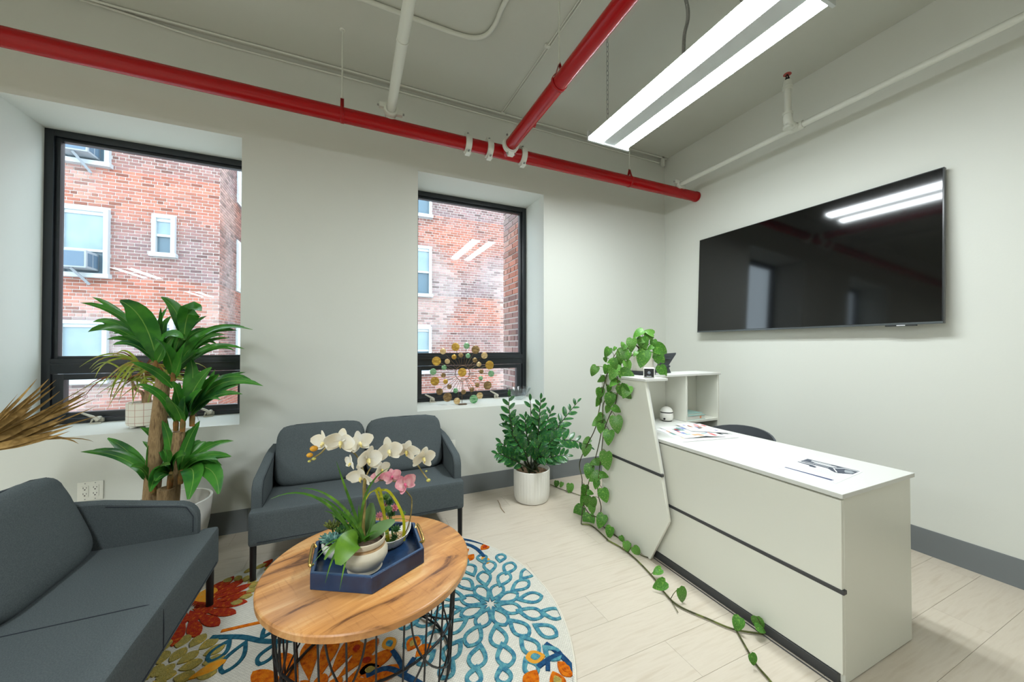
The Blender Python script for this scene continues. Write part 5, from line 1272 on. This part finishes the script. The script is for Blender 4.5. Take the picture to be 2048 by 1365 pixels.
put('pot_rim', MB().lathe([(0.070, 0.095), (0.0725, 0.108), (0.072, 0.114), (0.068, 0.114), (0.066, 0.10), (0.062, 0.085)], (OX, OY, TF), 48, cap0=False, cap1=False), STONE, oc_)
put('soil', MB().lathe([(0.066, 0.08), (0.065, 0.096), (0.01, 0.101)], (OX, OY, TF), 24), SOIL, oc_)
ORL = leafmat('orchid_leaf', (92, 140, 36), [(112, 158, 44), (74, 122, 36)], 10, rand=0.1, rough=0.35)
ORL2 = leafmat('pale_orchid_leaf', (118, 154, 92), [(98, 138, 74)], 10, rand=0.06, rough=0.4)
GRS = leafmat('grassy_leaf', (96, 150, 46), [(74, 126, 46), (124, 174, 56)], 14, rand=0.2)
PETW = leafmat('white_petal', (250, 248, 240), [(246, 240, 222)], 25, rough=0.6, rand=0.01, spec=0.2)
PETP = leafmat('pink_petal', (242, 184, 190), [(230, 150, 166), (248, 212, 210)], 22, rough=0.6, rand=0.03, spec=0.2)
LIPY = mat('yellow_lip', (222, 202, 110), 0.6, var=[(236, 224, 168)], vscale=40)
LIPM = mat('magenta_lip', (212, 92, 130), 0.6)
STEMC = mat('spike_stem', (146, 120, 62), 0.6, var=[(116, 104, 50), (170, 150, 90)], vscale=18)
BUDO = mat('amber_bud', (216, 160, 36), 0.5, var=[(196, 132, 30)], vscale=30)
BUDG = mat('green_bud', (190, 186, 96), 0.5)
top = Vector((OX, OY, TF+0.095))
rl = random.Random(17)
rnd_ = lambda t: math.sin(PI*(0.03+0.94*t)**0.85)**0.55
for (bx, by, mx, my, tx_, ty_, w, db, dt, mm) in ((650, 640, 560, 560, 415, 935, 300, -.03, -.10, ORL), (765, 600, 790, 420, 828, 165, 165, .02, .03, ORL2), (770, 610, 900, 470, 1115, 385, 150, .0, -.02, ORL2), (640, 620, 420, 560, 240, 870, 80, -.02, -.07, ORL), (700, 600, 680, 440, 690, 300, 80, .02, .05, ORL)):
    p0, p1, p2 = U(*zt(bx, by), 1, OY+db), U(*zt(mx, my), 1, OY+(db+dt)/2), U(*zt(tx_, ty_), 1, OY+dt)
    leaf(oc_, (p0, p1, p2), w/6.2036/FPX*depth(p1)*0.98, rnd_, mm, facing(p1, 0.3, 0.12, rl), 0.16, None, 10)
GR = [('o', 760, 1330, 560, 950, -15, 985, 30, -.02), ('1', 740, 780, 690, 600, 625, 398, 14, .02), ('1', 745, 780, 760, 520, 985, 437, 13, -.03), ('1', 720, 780, 520, 490, 200, 645, 14, -.02), ('1', 715, 740, 600, 620, 490, 635, 11, .03), ('1', 730, 800, 640, 720, 548, 725, 11, .0),
      ('t', 650, 560, 560, 300, 390, 255, 26, .0), ('t', 640, 560, 480, 350, 330, 270, 24, .03), ('t', 680, 600, 660, 350, 670, 190, 30, .04), ('t', 690, 600, 620, 400, 590, 320, 24, .02), ('t', 660, 590, 400, 480, 250, 1165, 32, -.09), ('t', 660, 600, 560, 470, 430, 1250, 30, -.13), ('t', 650, 580, 350, 500, 45, 1000, 13, -.06),
      ('t', 655, 590, 420, 480, 140, 810, 15, -.04), ('t', 650, 580, 500, 520, 410, 750, 20, -.06), ('t', 740, 640, 780, 520, 900, 510, 26, -.04), ('t', 745, 660, 770, 560, 860, 545, 22, -.05), ('t', 700, 560, 640, 430, 520, 520, 22, -.02), ('t', 700, 600, 1000, 260, 1330, 390, 10, .02), ('t', 700, 600, 820, 420, 890, 220, 12, .0), ('t', 690, 580, 560, 480, 390, 620, 26, -.05), ('t', 700, 560, 470, 380, 500, 440, 22, .0)]
for (k, bx, by, mx, my, tx_, ty_, w, dd) in GR:
    zf, s = {'o': (zo, 7.186), '1': (z1, 3.25), 't': (zt, 6.2036)}[k]
    p0 = top+Vector((rl.uniform(-0.025, 0.01), rl.uniform(-0.02, 0.02), -0.01)); p1, p2 = U(*zf(mx, my), 1, OY+dd*0.6), U(*zf(tx_, ty_), 1, OY+dd)
    leaf(oc_, (p0, p1, p2), w/s/FPX*depth(p1)*1.45, grass, GRS, facing(p1, 0.2, 0.3, rl), 0.3, None, 12, 'grassy_leaf')
def px_o(x, y, dy=0.0): return U(*zo(x, y), 1, OY+dy)
st0 = [top+Vector((0.0, 0, -0.01)), U(*zt(722, 480), 1, OY), U(*zt(735, 200), 1, OY), px_o(925, 960), px_o(945, 800)]
put('flower_spike', MB().tube(catmull(st0, 4), 0.0062, 8), STEMC, oc_)
put('flower_spike', MB().tube(catmull([px_o(945, 860), px_o(900, 700, .02), px_o(800, 500, .03), px_o(620, 400, .03), px_o(430, 360, .02), px_o(300, 480, .0), px_o(210, 540, .0), px_o(135, 598, .0)], 4), 0.0028, 6), STEMC, oc_)
put('flower_spike', MB().tube(catmull([px_o(945, 830), px_o(1010, 700, .03), px_o(1160, 520, .04), px_o(1400, 440, .04), px_o(1600, 540, .04), px_o(1750, 740, .03), px_o(1845, 870, .03)], 4), 0.0026, 6), STEMC, oc_)
for (x, y, r, m) in ((200, 415, 52, BUDO), (140, 510, 42, BUDO), (200, 562, 28, BUDG), (135, 598, 22, BUDG), (1845, 872, 30, BUDG), (1815, 740, 16, BUDG)):
    p = px_o(x, y, 0.03 if x > 900 else 0.0); put('flower_bud', MB().sphere(p, r/7.186/FPX*depth(p), 10, 8, (1.05, 0.8, 0.8)), m, oc_)
def flower(parent, c, nrm, size, m, lip, spin=0.0, cup=0.25):
    nrm = Vector(nrm).normalized(); up = Vector((0, 0, 1)); u = up.cross(nrm).normalized(); v = nrm.cross(u)
    M = lambda a: (u*math.cos(a)+v*math.sin(a))
    q = MB().sphere(c+nrm*size*0.08-v*size*0.05, size*0.075, 8, 6)
    q.tube([c+nrm*size*0.05, c+nrm*size*0.16-v*size*0.10, c+nrm*size*0.14-v*size*0.22], [size*0.06, size*0.05, size*0.015], 6)
    f = put('flower', q, lip, parent)
    for (a, L, w, cp) in ((R(90), 0.52, 0.34, 0.05), (R(218), 0.52, 0.32, 0.1), (R(322), 0.52, 0.32, 0.1), (R(12), 0.56, 0.62, cup), (R(168), 0.56, 0.62, cup)):
        a += spin+rl.uniform(-0.1, 0.1); d = M(a); L *= size*rl.uniform(0.92, 1.08)
        p0 = c+nrm*(0.01*size); p2 = c+d*L+nrm*size*cp*rl.uniform(0.3, 1.2); p1 = c+d*L*0.5-nrm*size*0.05
        put('petal', blade(MB(), bez(p0, p1, p2, 8), w*size, rnd_, nrm+Vector((rl.uniform(-.2, .2), rl.uniform(-.2, .2), rl.uniform(-.2, .2))), 0.22 if w > 0.5 else 0.1, 0.0008), m, f, smooth=60)
    return f
tocam = lambda p: (CAMV-p).normalized()
FL = [(345, 320, 270, -0.9, -.1, .01), (590, 310, 330, -0.2, -.1, -.03), (850, 330, 270, 0.7, .3, .03), (975, 560, 330, 0.5, -.2, -.06), (730, 620, 190, -1.0, -.1, .0), (880, 820, 280, -0.5, -.5, .0), (1165, 710, 210, 1.2, -.3, .03), (1275, 440, 300, 0.2, .1, .0), (1525, 440, 280, 0.15, -.3, .02), (1770, 540, 290, 0.6, -.3, .01)]
for (x, y, s, yaw, tl, dy) in FL:
    p = px_o(x, y, dy); n_ = tocam(p)+_r*yaw+Vector((0, 0, tl-0.25)); flower(oc_, p, n_, s/7.186/FPX*depth(p)*1.16, PETW, LIPY, rl.uniform(-0.3, 0.3))

# ---- succulents in the round bowl
def rosette(parent, c, r, n, m, lean=0.5, w=0.42, name='succulent_leaf', layers=3, axis=(0, 0, 1)):
    ax = Vector(axis).normalized(); u = ax.orthogonal().normalized(); v = ax.cross(u); q = MB()
    for l in range(layers):
        k = 1-l/layers*0.62
        for i in range(n-l):
            a = 2*PI*i/(n-l)+l*0.55; d = u*math.cos(a)+v*math.sin(a); up = lean+l*0.5
            t = (d+ax*up).normalized()
            blade(q, bez(c, c+d*r*k*0.5+ax*r*k*up*0.3, c+t*r*k, 4), r*w*k, lambda t_: math.sin(PI*(0.12+0.83*t_)**0.9)**0.7, (ax-d*0.4), 0.35, r*0.05)
    return put(name, q, m, parent, smooth=60)
SUCB = leafmat('blue_green_succulent', (120, 168, 158), [(98, 148, 140), (150, 190, 176)], 30)
SUCG = leafmat('green_succulent', (70, 120, 62), [(52, 98, 56), (110, 148, 72)], 30)
SUCL = leafmat('lime_succulent', (136, 182, 100), [(116, 166, 90), (170, 204, 120)], 30)
SUCY = leafmat('olive_agave', (138, 142, 70), [(96, 112, 56)], 30)
bw = U(*zt(340, 690), 2, TF+0.05)
BX_, BY_ = -0.045, 1.618
sb = thing('succulent_bowl', 'round white bowl of spiky succulents on the left of the tray', 'plant', (BX_, BY_, TF))
put('bowl', MB().lathe([(0.03, 0.0), (0.034, 0.003), (0.052, 0.025), (0.058, 0.052), (0.056, 0.066), (0.051, 0.064), (0.05, 0.05)], (BX_, BY_, TF), 36, cap1=False), CERAMIC, sb)
put('soil', MB().lathe([(0.05, 0.045), (0.05, 0.054), (0.005, 0.057)], (BX_, BY_, TF), 20), SOIL, sb)
for (dx, dy, dz, r, n, m, ln) in ((-0.015, -0.03, 0.075, 0.05, 11, SUCB, 0.3), (0.02, -0.005, 0.085, 0.045, 10, SUCG, 0.9), (-0.02, 0.03, 0.095, 0.042, 10, SUCY, 0.9), (0.015, 0.04, 0.115, 0.05, 10, SUCG, 1.0), (0.04, 0.02, 0.08, 0.042, 10, SUCG, 0.9), (-0.035, 0.0, 0.07, 0.036, 10, SUCB, 0.5)):
    b0 = Vector((BX_+dx*0.6, BY_+dy*0.6, TF+0.05)); tpp = Vector((BX_+dx, BY_+dy, TF+dz))
    st_ = put('succulent_stem', MB().tube([b0, tpp], 0.004, 6), SUCG, sb); rosette(st_, tpp, r, n, m, ln, 0.3)
    ROOT[st_.name] = ROOT[sb.name]

# ---- boat-shaped dish
DXc, DYc = 0.163, 1.606
bd = thing('succulent_dish', 'white boat-shaped dish with succulents, yellow striped leaves and pink orchids', 'plant', (DXc, DYc, TF))
q = MB(); n = 28; A_ = R(28)
def boat(t, k, z):
    a = 2*PI*t; ct, s_ = math.cos(a), math.sin(a)
    l, w = 0.086*k, 0.046*k
    x = l*(abs(ct)**0.8)*(1 if ct > 0 else -1); y = w*s_*(1-0.15*abs(ct))
    zz_ = z+(0.028*abs(ct)**3*(z/0.04))
    return Vector((DXc+x*math.cos(A_)-y*math.sin(A_), DYc+x*math.sin(A_)+y*math.cos(A_), TF+zz_))
lv = [(0.45, 0.0), (0.6, 0.003), (0.85, 0.02), (1.0, 0.04), (0.96, 0.041), (0.8, 0.024), (0.4, 0.012)]
for (k, z) in lv: q.v += [boat(i/n, k, z) for i in range(n)]
for j in range(len(lv)-1): q.f += [(j*n+i, j*n+(i+1) % n, (j+1)*n+(i+1) % n, (j+1)*n+i) for i in range(n)]
q.f += [tuple(range(n-1, -1, -1)), tuple((len(lv)-1)*n+i for i in range(n))]
put('dish', q, CERAMIC, bd, smooth=50)
q = MB(); q.v = [boat(i/n, 0.86, 0.03) for i in range(n)]+[boat(i/n, 0.3, 0.012) for i in range(n)]
for v in q.v[:n]: v.z = TF+0.032
for v in q.v[n:]: v.z = TF+0.012
q.f = [tuple(range(n))]+[(i, i+n, (i+1) % n+n, (i+1) % n) for i in range(n)]
put('pebbles', q, mat('tan_pebbles', (190, 162, 116), 0.9, var=[(150, 120, 80), (220, 200, 160)], vscale=120, bump=0.8, bscale=160), bd, smooth=0)
STRI = leafmat('yellow_striped_leaf', (206, 206, 40), [(226, 222, 70), (140, 170, 30)], 30, (1, 1, 1), rand=0.08, co=(0.45, 0.7))
def dpx(x, y, dy=0.0): return U(*zt(x, y), 1, DYc+dy)
for (b_, m1, m2, tp) in ((((1045, 740), (1000, 380), (900, 60), (865, 0))), (((1040, 735), (980, 300), (930, 0), (880, 10))), (((1225, 640), (1215, 330), (1050, 30), (900, 10))), (((770, 420), (710, 260), (790, 60), (880, 0)))):
    P = [dpx(*b_, -.02), dpx(*m1, -.02), dpx(*m2, -.01), dpx(*tp, 0)]
    leaf(bd, P, 0.0125 if b_[0] > 800 else 0.006, lambda t: 1-0.3*t, STRI, facing(P[1], 0.0, 0.1, rl), 0.15, None, name='striped_leaf')
tall = [dpx(1110, 690), dpx(1060, 400, .01), dpx(1040, 240, .02), dpx(1020, 110, .02)]
put('succulent_stem', MB().tube(catmull(tall, 4), 0.004, 6), SUCG, bd)
for (x, y, r, m, dy) in ((1005, 105, 60, SUCL, .02), (1050, 165, 55, SUCG, .03), (1030, 255, 62, SUCL, .0), (1075, 310, 50, SUCG, .02), (1000, 215, 50, PETP, .03), (1110, 240, 62, PETP, .04), (1130, 500, 62, SUCG, -.02), (1110, 600, 50, SUCG, -.03), (970, 560, 60, SUCL, -.02), (960, 640, 55, SUCG, -.035), (1215, 300, 40, SUCL, .06), (930, 330, 55, PETP, .03), (1080, 650, 48, SUCL, -.035), (1000, 700, 45, SUCG, -.04)):
    p = dpx(x, y, dy); s_ = put('succulent_sprig', MB().tube([p-Vector((0, 0, 0.03)), p], 0.002, 5), SUCG, bd); rosette(s_, p, r/6.2036/FPX*depth(p)*1.05, 9, m, 0.5, 0.4, 'rosette', 3, tocam(p)*0.6+Vector((0, 0, 0.8)))
sprp = [dpx(1125, 705, -.02), dpx(1250, 530, .0), dpx(1310, 330, .01), dpx(1325, 130, .01), dpx(1290, 60, .01), dpx(1225, -10, .0)]
put('orchid_stem', MB().tube(catmull(sprp, 5), 0.0026, 6), STEMC, bd)
put('orchid_stem', MB().tube(catmull([U(*zo(1490, 980), 1, DYc), U(*zo(1400, 900), 1, DYc), U(*zo(1230, 870), 1, DYc), U(*zo(1060, 890), 1, DYc)], 4), 0.002, 6), STEMC, bd)
for (x, y, s, yaw, tl) in ((1140, 810, 190, -0.4, .0), (1330, 820, 250, -0.3, .5), (1505, 925, 280, 0.3, .2)):
    p = U(*zo(x, y), 1, DYc-0.01); flower(bd, p, tocam(p)+_r*yaw+Vector((0, 0, tl)), s/7.186/FPX*depth(p), PETP, LIPM, 0.4)

# ================================================================== SUNBURST ORNAMENT ON THE RIGHT SILL
AY = 3.262
za = zm(840, 670, 8.533)
def ap(x, y, dy=0.0): return U(*za(x, y), 1, AY+dy)
base_ = ap(632, 1187)
sbn = thing('sunburst_ornament', 'metal sunburst ornament with gold and green discs on the right sill', 'ornament', (ap(727, 655).x, AY, SILL+0.02))
def disc_mat(n, a, c): return mat(n, a, 0.3, metal=0.35, var=[c, a], vscale=14, stretch=(1, 1, 3), contrast=(0.35, 0.65), rand=0.12)
DG = disc_mat('gold_disc', (222, 186, 84), (168, 124, 50)); DB = disc_mat('bronze_disc', (172, 144, 96), (112, 88, 58)); DGR = disc_mat('green_disc', (66, 132, 78), (150, 190, 150)); DCR = disc_mat('cream_disc', (226, 206, 160), (186, 150, 96))
RODM = mat('bronze_wire', (104, 82, 54), 0.4, metal=0.6)
cc = ap(727, 655)
rr_ = 125/8.533/FPX*depth(cc)
put('ring', MB().tube(ring(cc, rr_, 40, (1, 0, 0), (0, 0, 1)), 0.003, 6, closed=True), RODM, sbn)
def disc(x, y, r, m, dy):
    p = ap(x, y, dy); rad = r/8.533/FPX*depth(p)
    Mx = Matrix.Rotation(R(90), 3, 'X') @ Matrix.Rotation(0, 3, 'Z')
    put('disc', MB().lathe([(rad*0.15, 0.004), (rad*0.8, 0.001), (rad, -0.001), (rad, -0.003), (rad*0.1, -0.001)], p, 24, Mx), m, sbn)
    d = (p-cc); d.y = 0
    if d.length > rr_*1.2:
        s0 = cc+d.normalized()*rr_; e0 = p-d.normalized()*rad*0.3; e0.y = p.y+0.003
        put('ray', MB().tube([s0, s0.lerp(e0, 0.5)+Vector((0, 0.004, 0)), e0], 0.0019, 5), RODM, sbn)
for (x, y, r, m) in [(393, 283, 52, DCR), (607, 208, 70, DG), (797, 188, 53, DGR), (950, 255, 72, DB), (1100, 355, 57, DCR), (1188, 518, 75, DG), (1215, 665, 55, DGR), (1155, 865, 72, DB), (1020, 1040, 57, DCR), (918, 1100, 74, DGR), (632, 1132, 57, DCR), (470, 1067, 77, DB), (335, 970, 58, DB), (255, 793, 75, DG), (225, 632, 57, DGR), (282, 450, 77, DG)]: disc(x, y, r, m, 0.0)
for (x, y, r, m) in [(582, 378, 43, DG), (700, 345, 43, DB), (820, 360, 42, DGR), (938, 432, 42, DB), (1007, 505, 43, DCR), (1047, 628, 40, DB), (1037, 742, 40, DGR), (978, 858, 40, DB), (885, 938, 40, DB), (743, 977, 43, DB), (608, 953, 43, DGR), (503, 887, 42, DB), (437, 800, 42, DG), (400, 692, 42, DB), (412, 560, 45, DGR), (468, 455, 45, DCR)]: disc(x, y, r, m, 0.012)
disc(722, 642, 75, DG, -0.004)
put('stand_bar', MB().box(cc.x-0.04, cc.x+0.04, AY-0.015, AY+0.035, SILL+0.0145, SILL+0.019), RODM, sbn, bevel=0.001)
put('stand_post', MB().tube([(cc.x, AY+0.02, SILL+0.024), (cc.x, AY+0.012, cc.z-rr_)], 0.003, 6), RODM, sbn)

# ---- glass bowl on the right sill
gx, gy = 1.545, 3.34
gb = thing('glass_bowl', 'clear fluted glass bowl in the right corner of the right sill', 'bowl', (gx, gy, SILL+0.018))
put('bowl', MB().lathe([(0.035, 0.0), (0.04, 0.004), (0.07, 0.03), (0.105, 0.085), (0.122, 0.112), (0.118, 0.113), (0.10, 0.086), (0.066, 0.034), (0.02, 0.010)], (gx, gy, SILL+0.018), 72, fn=lambda a, z: 1+0.05*math.cos(18*a)*min(1, z/0.06)), CLEAR, gb, smooth=60)
put('rim', MB().tube([(gx+0.12*(1+0.05*math.cos(18*a))*math.cos(a), gy+0.12*(1+0.05*math.cos(18*a))*math.sin(a), SILL+0.018+0.1125+0.004*math.cos(18*a)) for a in [2*PI*i/108 for i in range(108)]], 0.0022, 5, closed=True), CLEAR, gb)
